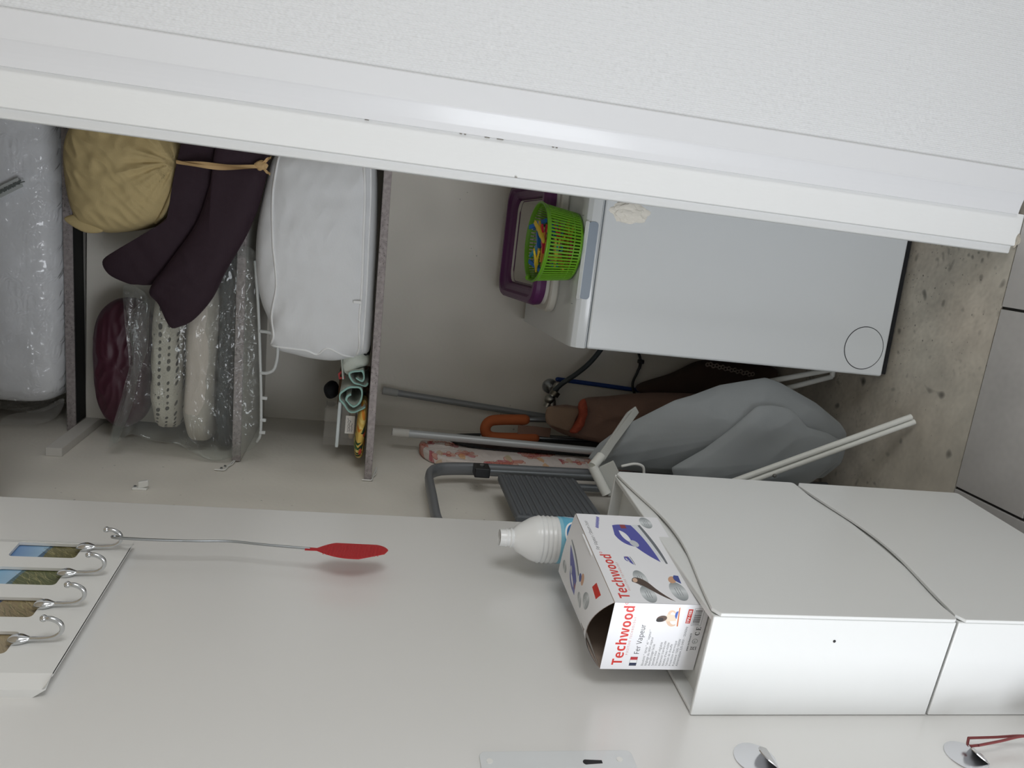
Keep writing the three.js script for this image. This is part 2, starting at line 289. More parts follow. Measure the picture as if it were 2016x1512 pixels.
cabinet(0.094, 'white plastic shoe cabinet below the one with the iron box');

// hook rack with four photographs
{
  const t = thing('hook_rack', 'white wall rack with four chrome hooks and four landscape photos', 'hook rack', onDoor(0.2195, 1.752, 0), DTURN);
  const W = 0.375, Hh = 0.235, w = W / 2, fx = [0.365, 0.284, 0.2, 0.117].map(x => x - 0.2195);
  const s = rrShape(W - 0.044, Hh, 0.001); s.holes = fx.map(x => { const p = new THREE.Path(); rrShape(0.049, 0.1, 0.008).getPoints(8).forEach((q, i) => i ? p.lineTo(q.x + x, q.y + 0.005) : p.moveTo(q.x + x, q.y + 0.005)); return p; });
  const g = extr(s, 0.005, 0, 8); g.translate(0, Hh / 2, 0.015);
  // sloping border, broad at the sides
  const ring = []; const a = [[-w, 0], [w, 0], [w, Hh], [-w, Hh]], b = [[-w + 0.022, 0.0], [w - 0.022, 0.0], [w - 0.022, Hh], [-w + 0.022, Hh]], k0 = [[-w, 0.016], [w, 0.016], [w, Hh], [-w, Hh]];
  const P = []; const q = (p0, p1, p2, p3) => P.push(...p0, ...p1, ...p2, ...p0, ...p2, ...p3);
  for (let i = 0; i < 4; i++) { const j = (i + 1) % 4; const e0 = i % 2 ? 0.012 : 0.0175; if (i % 2) q([...a[i], e0], [...a[j], e0], [...b[j], 0.02], [...b[i], 0.02]); q([...k0[i], 0], [...k0[j], 0], [...a[j], e0], [...a[i], e0]); if (!(i % 2)) q([...a[i], e0], [...a[j], e0], [...b[j], 0.02], [...b[i], 0.02]); }
  q([...k0[1], 0], [...k0[0], 0], [...k0[3], 0], [...k0[2], 0]);
  const bg = new THREE.BufferGeometry(); bg.setAttribute('position', new THREE.Float32BufferAttribute(P, 3)); bg.computeVertexNormals();
  part('board', uvBox(mergeGeometries([g.toNonIndexed ? (g.index ? g.toNonIndexed() : g) : g].map(k => { const c = k.clone(); c.deleteAttribute('uv'); return c; }).concat([bg]))), M(0xe4e4e1, 0.4), t);
  const sky = ['#6e93c4', '#7fb0d2', '#6b86b4', '#b7a88a'], mid = ['#4c6a86', '#54707c', '#3d4a66', '#a89878'], gr = ['#6f6a45', '#5d6340', '#8a7a5c', '#9a8a6c'];
  fx.forEach((x, k) => {
    const r = rng(40 + k);
    const tex = print(96, 192, (c, w0, h0) => {
      const hz = [0.42, 0.3, 0.32, 0.2][k] * h0; const gd = c.createLinearGradient(0, 0, 0, hz); gd.addColorStop(0, sky[k]); gd.addColorStop(1, '#9fc0da'); c.fillStyle = k === 3 ? '#a8997b' : gd; c.fillRect(0, 0, w0, h0);
      c.fillStyle = mid[k]; c.beginPath(); c.moveTo(0, hz - 8); c.lineTo(w0, hz + 10); c.lineTo(w0, h0); c.lineTo(0, h0); c.fill();
      c.fillStyle = gr[k]; c.beginPath(); c.moveTo(0, hz + 16); c.quadraticCurveTo(w0 / 2, hz + 4, w0, hz + 22); c.lineTo(w0, h0); c.lineTo(0, h0); c.fill();
      for (let i = 0; i < 140; i++) { const gx = r() * w0, gy = hz + 25 + r() * (h0 - hz); c.strokeStyle = ['#b6ab7c', '#4a4c2c', '#8c8a58', '#33351f', '#cfc394'][Math.floor(r() * 5)]; c.globalAlpha = k === 3 ? 0.25 : 0.7; c.lineWidth = 1; c.beginPath(); c.moveTo(gx, gy); c.lineTo(gx + 14 + r() * 20, gy - 12 - r() * 26); c.stroke(); } c.globalAlpha = 1;
    });
    const pg = new THREE.PlaneGeometry(0.054, 0.106); part('photo', pg, M(0xffffff, 0.35, { map: tex, clearcoat: 0.5, clearcoatRoughness: 0.1 }), t, [x, Hh / 2 + 0.005, 0.0135]);
    part('photo_backing', box(x - 0.03, x + 0.03, 0.065, 0.18, 0.004, 0.0128), mWhitePlastic, t);
    // hook: drop-shaped boss flowing into a wire that curls out and up, ball at its end
    const hx = [0.369, 0.287, 0.201, 0.117][k] - 0.2195;
    const cur = new THREE.CatmullRomCurve3([[hx, 0.078, 0.0195], [hx, 0.070, 0.0245], [hx, 0.056, 0.0262], [hx, 0.038, 0.027], [hx, 0.020, 0.031], [hx, 0.011, 0.040], [hx, 0.012, 0.051], [hx, 0.022, 0.058], [hx, 0.031, 0.059]].map(V));
    const hg = new THREE.TubeGeometry(cur, 60, 1, 16), HP = hg.attributes.position, c0 = cur.getSpacedPoints(60);
    for (let i = 0; i < HP.count; i++) { const ringI = Math.floor(i / 17), tt = ringI / 60, pc = cur.getPointAt(tt); const rr = tt < 0.28 ? 0.003 + 0.0062 * Math.sin(Math.min(1, (tt + 0.02) / 0.28) * Math.PI * 0.93 + 0.1) : 0.0031 + 0.0004 * Math.sin(tt * 9); HP.setXYZ(i, pc.x + (HP.getX(i) - pc.x) * Math.max(0.0022, rr), pc.y + (HP.getY(i) - pc.y) * Math.max(0.0022, rr), pc.z + (HP.getZ(i) - pc.z) * Math.max(0.0022, rr) * (tt < 0.28 ? 0.75 : 1)); }
    hg.computeVertexNormals(); const ball = new THREE.SphereGeometry(0.005, 16, 12); ball.translate(hx, 0.033, 0.059); const cap = new THREE.SphereGeometry(0.0034, 12, 8); cap.translate(hx, 0.078, 0.0205);
    part('hook', mergeGeometries([hg, ball, cap]), mChrome, t);
  });
}
// fly swatter on the far hook
{
  const t = thing('fly_swatter', 'red fly swatter with grey wire handle hanging from the hook rack', 'fly swatter', onDoor(0.36, 1.32, 0.047), DTURN);
  const pts = [[0.009, 0.45, 0], [0.005, 0.44, 0], [0.003, 0.39, 0], [0.004, 0.33, 0], [0.008, 0.27, 0], [0.001, 0.21, 0], [-0.006, 0.135, 0]];
  part('handle', mergeGeometries([tube(pts, 0.0021, 60), tube([[0.009, 0.45, 0], [0.007, 0.456, 0.001], [0.001, 0.453, 0.002], [-0.001, 0.44, 0.002], [0.0, 0.39, 0.001], [0.003, 0.345, 0]], 0.0018, 40)]), mSteel, t);
  const s = new THREE.Shape(); s.moveTo(-0.009, 0.142); s.lineTo(-0.001, 0.142); s.lineTo(-0.0025, 0.122); s.bezierCurveTo(0.006, 0.112, 0.016, 0.100, 0.018, 0.09); s.lineTo(0.017, 0.02); s.quadraticCurveTo(0.013, 0.004, 0.0, 0); s.lineTo(-0.012, 0.006); s.lineTo(-0.032, 0.05); s.bezierCurveTo(-0.034, 0.085, -0.022, 0.104, -0.009, 0.122);
  const pl = extr(s, 0.0016, 0.0003, 12); pl.translate(0, 0, -0.0008);
  const mr = M(0xd8202a, 0.55, { transmission: 0.6, thickness: 0 });
  part('paddle', pl, mr, t, [-0.002, 0, 0]);
  const ribs = []; for (let i = 0; i < 17; i++) { const y = 0.014 + i * 0.0058, hw = 0.0145 + 0.006 * Math.sin((i / 16) * Math.PI); ribs.push(rod([-0.010 - hw * 0.9, y + 0.004, 0.0012], [-0.008 + hw, y, 0.0012], 0.0008, 6)); }
  part('ribs', mergeGeometries(ribs), M(0xdc3038, 0.5, { transmission: 0.4, thickness: 0 }), t, [-0.002, 0, 0]);
}
// two adhesive metal hooks near the lock edge
const mDisc = M(0xcdcdcf, 0.2, { metalness: 1 });
function discHook(y, label) {
  const t = thing('disc_hook', label, 'hook', onDoor(-0.087, y, 0), DTURN, 'adhesive disc hooks on the door');
  const d = extr(new THREE.Shape().absarc(0, 0, 0.029, 0, Math.PI * 2), 0.0012, 0.0005, 32); part('disc', d, mDisc, t);
  const s = new THREE.Shape(); s.moveTo(-0.017, 0); s.quadraticCurveTo(-0.012, 0.024, 0, 0.026); s.quadraticCurveTo(0.012, 0.024, 0.017, 0);
  const tg = extr(s, 0.0012, 0.0002, 10); tg.rotateX(0.55); part('tongue', tg, mDisc, t, [0, -0.0245, 0.0015]);
}
discHook(0.822, 'round adhesive steel hook on the door, nothing hung on it');
discHook(0.489, 'round adhesive steel hook on the door holding a red cord');
{
  const t = thing('umbrella', 'folded purple umbrella hanging by a reddish cord from a disc hook', 'umbrella', onDoor(-0.085, 0.10, 0.024), DTURN);
  part('cord', mergeGeometries([tube([[0.017, 0.374, -0.008], [0.016, 0.33, -0.006], [0.015, 0.285, -0.003], [0.006, 0.255, 0]], 0.0019, 40, 8), tube([[0.0, 0.372, -0.006], [0.006, 0.33, -0.004], [0.013, 0.285, -0.002], [0.006, 0.255, 0]], 0.0019, 40, 8), tube([[0.017, 0.374, -0.008], [0.009, 0.379, -0.014], [0.0, 0.372, -0.006]], 0.0019, 20, 8)]), M(0x7d3b3b, 0.7), t);
  part('canopy', lathe([[0.001, 0], [0.006, 0.004], [0.016, 0.03], [0.021, 0.12], [0.019, 0.2], [0.012, 0.225], [0.011, 0.255], [0.008, 0.262], [0.001, 0.263]], 20), M(0x4a2740, 0.8), t);
}

// ---------------------------------------------------------------- on top of the upper cabinet
const TOP = 0.8625;
{ // steam-iron carton; local x runs along the short face, z towards the camera
  const yaw = THREE.MathUtils.degToRad(-8.2), BW = 0.118, BH = 0.148, BD = 0.245;
  const t = thing('iron_box', 'white steam iron carton with red lettering on the shoe cabinet', 'box', [-0.5525, TOP, -1.085], yaw);
  const silver = (c, x, y, rx, ry) => { const g = c.createLinearGradient(x - rx, y, x + rx, y); g.addColorStop(0, '#8d9396'); g.addColorStop(0.5, '#dde1e3'); g.addColorStop(1, '#8a9093'); c.fillStyle = g; c.beginPath(); c.ellipse(x, y, rx, ry, 0, 0, 7); c.fill(); c.fillStyle = '#6d7376'; c.font = `${ry * 0.32}px sans-serif`; c.textAlign = 'center'; for (let i = -1; i < 2; i++) c.fillRect(x - rx * 0.45, y + i * ry * 0.3 - 2, rx * 0.9 - (i ? 10 : 0), 3); c.textAlign = 'left'; };
  const ironPic = (c, x, y, k, flip = 1) => {
    c.save(); c.translate(x, y); c.scale(k * flip, k);
    c.fillStyle = '#6a6f75'; c.beginPath(); c.moveTo(-150, 70); c.quadraticCurveTo(-40, 66, 120, 40); c.lineTo(124, 52); c.quadraticCurveTo(-30, 84, -150, 78); c.fill();
    c.fillStyle = '#dfe2e6'; c.beginPath(); c.moveTo(-145, 66); c.quadraticCurveTo(-60, 20, 118, -10); c.lineTo(124, 40); c.quadraticCurveTo(-40, 66, -145, 66); c.fill();
    c.fillStyle = '#4d4fa6'; c.beginPath(); c.moveTo(-140, 52); c.quadraticCurveTo(-100, 10, -40, -20); c.quadraticCurveTo(-30, -72, 40, -84); c.lineTo(112, -74); c.quadraticCurveTo(126, -40, 118, 10); c.quadraticCurveTo(20, 44, -140, 52); c.fill();
    c.fillStyle = '#f2f2f5'; c.beginPath(); c.moveTo(-16, -26); c.quadraticCurveTo(10, -62, 76, -56); c.quadraticCurveTo(60, -20, -16, -26); c.fill();
    c.fillStyle = '#c9ccd2'; c.beginPath(); c.ellipse(-18, -18, 24, 17, -0.3, 0, 7); c.fill(); c.fillStyle = '#8d2c3a'; c.fillRect(92, -40, 28, 24);
    c.restore();
  };
  const logo = (c, x, y, s) => { c.fillStyle = '#d8322a'; c.font = `bold ${s}px sans-serif`; c.fillText('Techwood', x, y); const w = c.measureText('Techwood').width; c.strokeStyle = '#d8322a'; c.lineWidth = s * 0.035; c.beginPath(); c.arc(x + w + s * 0.14, y - s * 0.62, s * 0.08, 0, 7); c.stroke(); c.fillStyle = '#c05a4c'; c.font = `${s * 0.2}px sans-serif`; c.fillText('P O S I T I V E   T E C H N O L O G Y', x + s * 0.85, y + s * 0.27); };
  const woman = (c, x, y, k) => { c.save(); c.translate(x, y); c.scale(k, k);
    c.fillStyle = '#d9793f'; c.beginPath(); c.moveTo(-70, 120); c.lineTo(90, 104); c.lineTo(96, 112); c.lineTo(-70, 130); c.fill();
    c.fillStyle = '#e9c9ae'; c.beginPath(); c.moveTo(-26, 30); c.bezierCurveTo(-70, 46, -84, 80, -60, 110); c.lineTo(-50, 106); c.bezierCurveTo(-64, 84, -44, 62, -16, 56); c.fill();
    c.beginPath(); c.moveTo(30, 28); c.bezierCurveTo(74, 24, 86, 70, 46, 92); c.lineTo(38, 86); c.bezierCurveTo(62, 66, 56, 48, 30, 50); c.fill();
    c.fillStyle = '#f0dcc4'; c.beginPath(); c.moveTo(-30, 26); c.quadraticCurveTo(0, 14, 34, 26); c.lineTo(28, 100); c.lineTo(-22, 104); c.fill();
    c.fillStyle = '#5a4234'; c.beginPath(); c.ellipse(-6, -8, 27, 40, -0.25, 0, 7); c.fill(); c.fillStyle = '#231c1a'; c.beginPath(); c.ellipse(-16, -20, 18, 28, -0.2, 0, 7); c.fill();
    c.fillStyle = '#3f63b8'; c.beginPath(); c.moveTo(-6, 104); c.quadraticCurveTo(20, 76, 58, 92); c.lineTo(62, 106); c.fill(); c.restore(); };
  const front = print(708, 888, (c, w, h) => {
    c.fillStyle = '#f3f3f6'; c.fillRect(0, 0, w, h); logo(c, 44, 190, 132);
    c.fillStyle = '#27304f'; c.fillRect(40, 262, 32, 66); c.fillStyle = '#f4f4f4'; c.fillRect(72, 262, 32, 66); c.fillStyle = '#c22f38'; c.fillRect(104, 262, 32, 66); c.strokeStyle = '#333'; c.lineWidth = 2; c.strokeRect(40, 262, 96, 66);
    c.fillStyle = '#2b2b2e'; c.font = '66px sans-serif'; c.fillText('Fer Vapeur', 164, 330);
    c.font = '29px sans-serif'; c.fillStyle = '#3c3c40';
    ['Boutons " spray " et " vapeur "', 'Réglage du débit vapeur', 'Remplissage facile', 'Semelle inox', 'Thermostat réglable', 'Réservoir translucide', 'Niveau d\'eau visible', 'Témoin de chauffe', 'Protection thermique', 'Puissance 1500-1800W', 'Alimentation 220-240V ~ 50/60Hz'].forEach((s, i) => { c.fillText('✓ ' + s, 20, 396 + i * 33); });
    woman(c, 560, 470, 1.22);
    c.fillStyle = '#d0362c'; c.fillRect(510, 690, 150, 44); c.fillStyle = '#fff'; c.font = 'bold 36px sans-serif'; c.fillText('TPV-188', 514, 725);
    c.strokeStyle = '#222'; c.lineWidth = 2; c.strokeRect(488, 748, 180, 92); const r = rng(5); c.fillStyle = '#222'; for (let x = 500; x < 655;) { const ww = 1 + Math.floor(r() * 5); c.fillRect(x, 756, ww, 66); x += ww + 2 + Math.floor(r() * 4); }
    c.font = 'bold 23px sans-serif'; c.fillText('www.techwood.fr', 210, 782);
    c.font = 'bold 60px serif'; c.fillText('C E', 380, 852); c.lineWidth = 3; c.beginPath(); c.arc(318, 828, 24, 0, 7); c.stroke(); c.font = '26px sans-serif'; c.fillText('Pi', 304, 837);
    c.strokeRect(228, 806, 26, 30); c.beginPath(); c.moveTo(222, 802); c.lineTo(260, 842); c.moveTo(260, 802); c.lineTo(222, 842); c.stroke(); c.fillRect(222, 850, 38, 6);
  });
  const side = print(1024, 640, (c, w, h) => {
    c.fillStyle = '#f1f1f4'; c.fillRect(0, 0, w, h); logo(c, 40, 116, 98); c.fillStyle = '#3a3a3e'; c.font = 'italic 34px sans-serif'; c.fillText('Fer Vapeur / Steam Iron', 560, 60);
    c.save(); c.translate(850, 116); c.rotate(0.30); c.fillStyle = '#5a5cb0'; for (let i = 0; i < 8; i++) { c.beginPath(); c.ellipse(i * 20, 0, 8, 15, 0.5, 0, 7); c.fill(); } c.restore();
    ironPic(c, 690, 370, 1.75); ironPic(c, 452, 236, 0.36);
    silver(c, 250, 250, 90, 46); silver(c, 90, 250, 84, 50); silver(c, 130, 470, 96, 56); silver(c, 940, 520, 74, 46);
    c.fillStyle = '#4b372c'; c.beginPath(); c.moveTo(216, 180); c.bezierCurveTo(290, 190, 270, 260, 190, 300); c.bezierCurveTo(120, 330, 70, 370, 24, 410); c.bezierCurveTo(70, 330, 130, 290, 176, 240); c.fill(); c.fillStyle = '#d9b59c'; c.beginPath(); c.ellipse(232, 206, 24, 16, 0.4, 0, 7); c.fill();
    c.fillStyle = '#cf9f7d'; c.beginPath(); c.ellipse(250, 470, 40, 26, 0.5, 0, 7); c.fill(); c.fillStyle = '#3a4a96'; c.beginPath(); c.moveTo(210, 520); c.quadraticCurveTo(250, 460, 300, 500); c.lineTo(296, 530); c.fill();
    c.fillStyle = '#d0362c'; c.fillRect(40, 570, 120, 36); c.fillStyle = '#fff'; c.font = 'bold 28px sans-serif'; c.fillText('TPV-188', 44, 600);
  });
  const lidTex = print(1024, 512, (c, w, h) => {
    c.fillStyle = '#efeff2'; c.fillRect(0, 0, w, h); ironPic(c, 690, 250, 1.45, -1); silver(c, 210, 330, 76, 44); silver(c, 340, 240, 70, 40); silver(c, 900, 130, 60, 40);
    c.fillStyle = '#cf9f7d'; c.beginPath(); c.ellipse(420, 350, 46, 26, 0.4, 0, 7); c.fill(); c.fillStyle = '#3a4a96'; c.beginPath(); c.ellipse(470, 330, 36, 22, 0.2, 0, 7); c.fill(); c.fillStyle = '#d0362c'; c.fillRect(120, 420, 130, 40); c.fillStyle = '#5a4032'; c.beginPath(); c.moveTo(300, 90); c.bezierCurveTo(240, 150, 160, 160, 60, 220); c.lineTo(110, 150); c.fill();
  });
  const card = M(0xf0f0f2, 0.6), inner = M(0xb9a89a, 0.85), w = BW / 2, d = BD / 2;
  const face = (W, Hh) => new THREE.PlaneGeometry(W, Hh, 1, 1);
  part('carton', mergeGeometries([box(-w, w, 0, 0.002, -d, d), box(-w, -w + 0.002, 0, BH, -d, d), box(-w, w, 0, BH, -d, -d + 0.002), box(w - 0.0025, w - 0.0004, 0, BH, -d, d), box(-w, w, 0, BH - 0.002, d - 0.0025, d - 0.0004)]), inner, t);
  part('front_panel', box(-w, w, 0, BH, d - 0.0004, d), card, t); part('side_panel', box(w - 0.0004, w, 0, BH, -d, d), card, t); part('back_panel', box(-w - 0.0004, -w, 0, BH, -d, d), card, t);
  part('front_print', face(BW, BH), M(0xffffff, 0.4, { map: front, clearcoat: 0.3, clearcoatRoughness: 0.25 }), t, [0, BH / 2, d + 0.0003]);
  part('side_print', face(BD, BH), M(0xffffff, 0.4, { map: side, clearcoat: 0.3, clearcoatRoughness: 0.25 }), t, [w + 0.0003, BH / 2, 0], [0, Math.PI / 2, 0]);
  // lid: bowed up in the middle, leaving a gap over the front panel
  const lid = (off) => { const g = new THREE.PlaneGeometry(BD, BW, 24, 16); g.rotateX(-Math.PI / 2); g.rotateY(Math.PI / 2); return warp(g, v => { const u = v.x / w, k = (v.z + d) / BD; v.y = BH + off + (0.004 + 0.024 * k) * (1 - u * u) * (0.6 + 0.4 * k) + 0.010 * (1 - k) * (0.5 - 0.5 * u); v.z -= 0.012 * (1 - u * u) * k; }); };
  part('lid', lid(0.0012), M(0xffffff, 0.4, { map: lidTex, clearcoat: 0.2, clearcoatRoughness: 0.3 }), t);
  part('lid_inside', lid(0), inner, t);
  part('tuck_flap', box(w - 0.004, w - 0.0015, BH - 0.02, BH + 0.004, -0.06, 0.0), card, t);
}
{ // bleach bottle behind the carton
  const t = thing('bleach_bottle', 'white ribbed plastic bottle without cap behind the iron carton', 'bottle', [-0.566, TOP, -1.288], -0.1);
  const R = 0.0425, pr = [[0.001, 0.0], [R - 0.004, 0.001], [R, 0.006], [R, 0.155]]; for (let i = 0; i < 4; i++) { const y = 0.157 + i * 0.0085; pr.push([R - 0.0005, y], [R + 0.0012, y + 0.003], [R - 0.001, y + 0.007]); }
  pr.push([R - 0.001, 0.192], [R - 0.004, 0.201], [0.024, 0.226], [0.017, 0.232], [0.0165, 0.235], [0.0185, 0.2355], [0.0185, 0.238], [0.0155, 0.239], [0.0155, 0.243], [0.0168, 0.244], [0.0168, 0.246], [0.0155, 0.247], [0.0155, 0.257], [0.0135, 0.258], [0.013, 0.235]);
  part('body', lathe(pr, 48), M(0xecedec, 0.3, { clearcoat: 0.3, clearcoatRoughness: 0.2 }), t);
  const tex = print(1024, 512, (c, w, h) => { c.fillStyle = '#63b6d6'; c.fillRect(0, 0, w, h); c.fillStyle = '#f2f4f4'; c.fillRect(0, 200, w, h); c.fillStyle = '#8cc9de'; c.fillRect(0, 0, w, 26); for (let k = 0; k < 4; k++) { const x = 130 + k * 256; c.fillStyle = '#fff'; c.beginPath(); c.ellipse(x, 120, 100, 92, 0, 0, 7); c.fill(); c.fillStyle = '#1b6fb0'; c.beginPath(); c.ellipse(x, 120, 86, 78, 0, 0, 7); c.fill(); c.strokeStyle = '#e8f2f8'; c.lineWidth = 6; c.beginPath(); c.moveTo(x - 40, 140); c.quadraticCurveTo(x - 10, 70, x + 10, 130); c.quadraticCurveTo(x + 30, 170, x + 50, 100); c.stroke(); c.strokeStyle = '#222a33'; c.lineWidth = 9; c.beginPath(); c.moveTo(x - 70, 270); c.quadraticCurveTo(x, 250, x + 60, 280); c.stroke(); c.fillStyle = '#2b4a73'; c.fillRect(x - 60, 330, 110, 26); c.fillStyle = '#3d4a3a'; c.fillRect(x - 70, 400, 90, 40); c.fillStyle = '#6fc0dd'; c.fillRect(x + 40, 400, 60, 80); } });
  const lb = new THREE.CylinderGeometry(R + 0.0006, R + 0.0006, 0.125, 48, 1, true); part('label', lb, M(0xffffff, 0.4, { map: tex, clearcoat: 0.3 }), t, [0, 0.089, 0]);
}

// ---------------------------------------------------------------- cupboard shelves
const TILT = 0.0205; // the shelves rise a little to the right
function shelf(y, zf, th, label) {
  const t = thing('shelf', label, 'shelf', [XL, y, 0], 0); t.rotation.z = TILT;
  const L = XR - XL - 0.006, rs = rng(Math.round(y * 100));
  part('board', box(0.003, L, 0.001, th - 0.001, ZB + 0.002, zf - 0.004), mShelfPaint, t);
  if (y > 2) part('underside', box(0.024, L, -0.0015, 0.0008, -2.24, zf - 0.004), M(0x1b1c1b, 0.85), t);  // thin near-black sheet: shade under the shelf front, painted as colour
  const e = warp(new RoundedBoxGeometry(L - 0.003, th, 0.006, 3, 0.0022).translate(L / 2 + 0.0015, th / 2, zf - 0.002), v => { v.y += 0.0008 * nz(v.x * 60, v.y * 50, 3) * (v.y > th / 2 ? 1 : -1); v.z += 0.0008 * nz(v.x * 90, v.y * 90, 8); });
  const P = e.attributes.position, uv = e.attributes.uv; for (let i = 0; i < P.count; i++) uv.setXY(i, P.getX(i), P.getY(i));
  part('front_edge', e, mShelf, t); return t;
}
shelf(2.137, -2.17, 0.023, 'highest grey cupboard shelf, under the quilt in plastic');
shelf(1.683, -2.0, 0.022, 'middle grey cupboard shelf, half hidden by the bagged blankets');
shelf(1.344, -1.92, 0.0195, 'lowest grey cupboard shelf, carrying the white pillow bag');
{ // battens
  single('batten', box(XL, XL + 0.022, 2.098, 2.136, ZB, -1.963, 0.002), mShelfPaint, 'grey wooden batten on the left wall under the highest shelf', 'batten');
  single('rail_board', box(XL + 0.02, XR, 1.93, 2.138, -2.262, -2.24, 0.002), mCupboard, 'pale board across the cupboard, hanging below the highest shelf', 'board').rotation.z = 0;
}
function bracket(y, z, label) {
  const t = thing('shelf_bracket', label, 'bracket', [XL, y, z]);
  part('wire', mergeGeometries([tube([[0.004, 0.024, 0.0], [0.004, 0.004, 0.0], [0.005, 0.0, -0.003], [0.005, -0.004, -0.04], [0.005, -0.012, -0.10]], 0.0018, 40, 8), tube([[0.005, -0.004, -0.03], [0.005, -0.010, -0.05], [0.005, -0.012, -0.1]], 0.0016, 20, 8)]), mWhitePlastic, t);
  part('screw', new THREE.CylinderGeometry(0.003, 0.003, 0.004, 10), mSteel, t, [0.002, 0.006, -0.035], [0, 0, Math.PI / 2]);
  part('screw', new THREE.CylinderGeometry(0.003, 0.003, 0.004, 10), mSteel, t, [0.002, 0.012, -0.018], [0, 0, Math.PI / 2]);
}
bracket(1.708, -1.925, 'white bent wire bracket at the end of the middle shelf');
bracket(1.343, -1.912, 'white bent wire bracket at the end of the lowest shelf');
{ const t = thing('wall_clip', 'small white plastic clip screwed to the cupboard side wall', 'clip', [XL, 1.866, -1.775]);
  part('plate', box(0, 0.006, -0.016, 0.016, -0.008, 0.008, 0.002), mWhitePlastic, t); part('tongue', warp(box(0.004, 0.02, -0.018, 0.004, -0.006, 0.006, 0.003), v => { v.x += (v.y < -0.008 ? 0.004 : 0); }), mWhitePlastic, t); part('screw', new THREE.CylinderGeometry(0.003, 0.003, 0.003, 10), mSteel, t, [0.007, 0.011, 0], [0, 0, Math.PI / 2]); }

// ---------------------------------------------------------------- highest shelf: quilt in clear plastic
{
  const t = thing('quilt_bag', 'thick white quilt packed in a clear zipped plastic bag', 'quilt', [-0.27, 2.1705, -2.27]); t.rotation.z = TILT;
  const crinkle = (x, y, z) => 0.004 * nz(x * 8, y * 12, z * 8) + 0.004 * (1 - 2 * Math.abs(nz(x * 26, y * 9, z * 5)));
  part('quilt', softBox(-0.36, 0.40, 0.004, 0.31, -0.15, 0.125, 7, crinkle), M(0xf0f2f5, 0.7, { bumpMap: wrinkleBump, bumpScale: 0.003 }), t);
  const cl = (x, y, z) => { const f = Math.exp(-Math.pow((y - 0.10) / 0.07, 2)) * (z > 0 ? 1 : 0.3); return (0.006 * (1 - 2 * Math.abs(nz(x * 46 + y * 14, y * 14, 2))) + 0.004 * (1 - 2 * Math.abs(nz(x * 90 - y * 30, y * 22, 7)))) * f + 0.003 * nz(x * 14, y * 20, z * 10 + 4); };
  part('plastic_bag', softBox(-0.385, 0.412, 0.001, 0.322, -0.16, 0.138, 6, cl, 8, 120), new THREE.MeshPhysicalMaterial({ color: 0xffffff, transmission: 1, roughness: 0.1, thickness: 0, ior: 1.5, bumpMap: wrinkleBump, bumpScale: 0.012 }), t);
  part('film_corner', stuffed([[-0.34, 0.006], [-0.375, 0.012], [-0.405, 0.04], [-0.418, 0.09], [-0.42, 0.16], [-0.395, 0.14], [-0.372, 0.06]], 0.10, 0.006, 0.006, { seg: 80, rings: 10, fn: (x, y) => 0.004 * nz(x * 60, y * 40, 2) }), new THREE.MeshPhysicalMaterial({ color: 0xffffff, transmission: 0.96, roughness: 0.12, thickness: 0, ior: 1.45 }), t);
  const zg = []; for (let i = 0; i < 16; i++) zg.push(new THREE.BoxGeometry(0.0024, 0.027, 0.003).rotateZ(0.55 + (i % 2 ? 0.25 : -0.25)).translate(0.214 - i * 0.0032, 0.078 + i * 0.0052, 0.147 - i * 0.0003));
  const zb = bar([0.216, 0.075, 0.1445], [0.16, 0.166, 0.140], 0.024, 0.002); part('zip', mergeGeometries(zg), M(0x6d7370, 0.6), t); part('zip_tape', zb, M(0xc4c8c6, 0.7), t);
}
// ---------------------------------------------------------------- middle shelf: bagged stack of blankets, sack, dark cloth
const SH2 = x => 1.683 + 0.022 + (x - XL) * TILT, SH3 = x => 1.344 + 0.0195 + (x - XL) * TILT;
const fold = (f, a, s = 0) => (x, y, z) => a * (1 - 2 * Math.abs(nz(x * f * 0.5, y * f, z * f + s)));
single('dark_blanket', softBox(-0.690, -0.16, 1.7205, 1.757, -2.36, -2.022, 5, fold(14, 0.004, 3)), M(0x3a3e42, 0.85, { bumpMap: weaveBump, bumpScale: 0.0004 }), 'dark grey folded blanket at the bottom of the bagged stack', 'blanket');
{ single('beige_blanket', warp(softBox(-0.675, -0.20, 1.767, 1.834, -2.34, -2.0, 4.5, (x, y, z) => 0.006 * (1 - 2 * Math.abs(nz(x * 6 + y * 9, y * 16, z * 6)))), v => { const k = (v.x + 0.675) / 0.475; v.y -= 0.006 * Math.max(0, k - 0.3); v.y += 0.0; }), M(0xcfc5bb, 0.8, { bumpMap: weaveBump, bumpScale: 0.0003, sheen: 0.3 }), 'pinkish beige folded blanket in the bagged stack', 'blanket'); }
const crochetMap = dataTex(512, 0.22, (u, v) => {
  const a = u * 12 + v * 3, b = v * 10, ia = Math.floor(a), ib = Math.floor(b); const fu = a - ia - 0.5, fv = b - ib - 0.5; const h = Math.sin(ia * 12.9 + ib * 78.2) * 437.5; const k = h - Math.floor(h);
  const big = Math.hypot(fu * 1.25, fv * 2.2) < 0.24 + 0.24 * k && k > 0.15; const sm = tn(u, v, 40, 3) > 0.5; const s = 0.83 + 0.1 * tn(u, v, 60, 6); return big || sm ? [0.33, 0.315, 0.29] : [s, s * 0.96, s * 0.9];
});
single('crocheted_blanket', softBox(-0.648, -0.27, 1.846, 1.922, -2.33, -2.02, 4, fold(22, 0.004, 9)), M(0xffffff, 0.9, { map: crochetMap, bumpMap: crochetMap, bumpScale: 0.003 }), 'cream crocheted blanket with open holes in the stack', 'blanket');
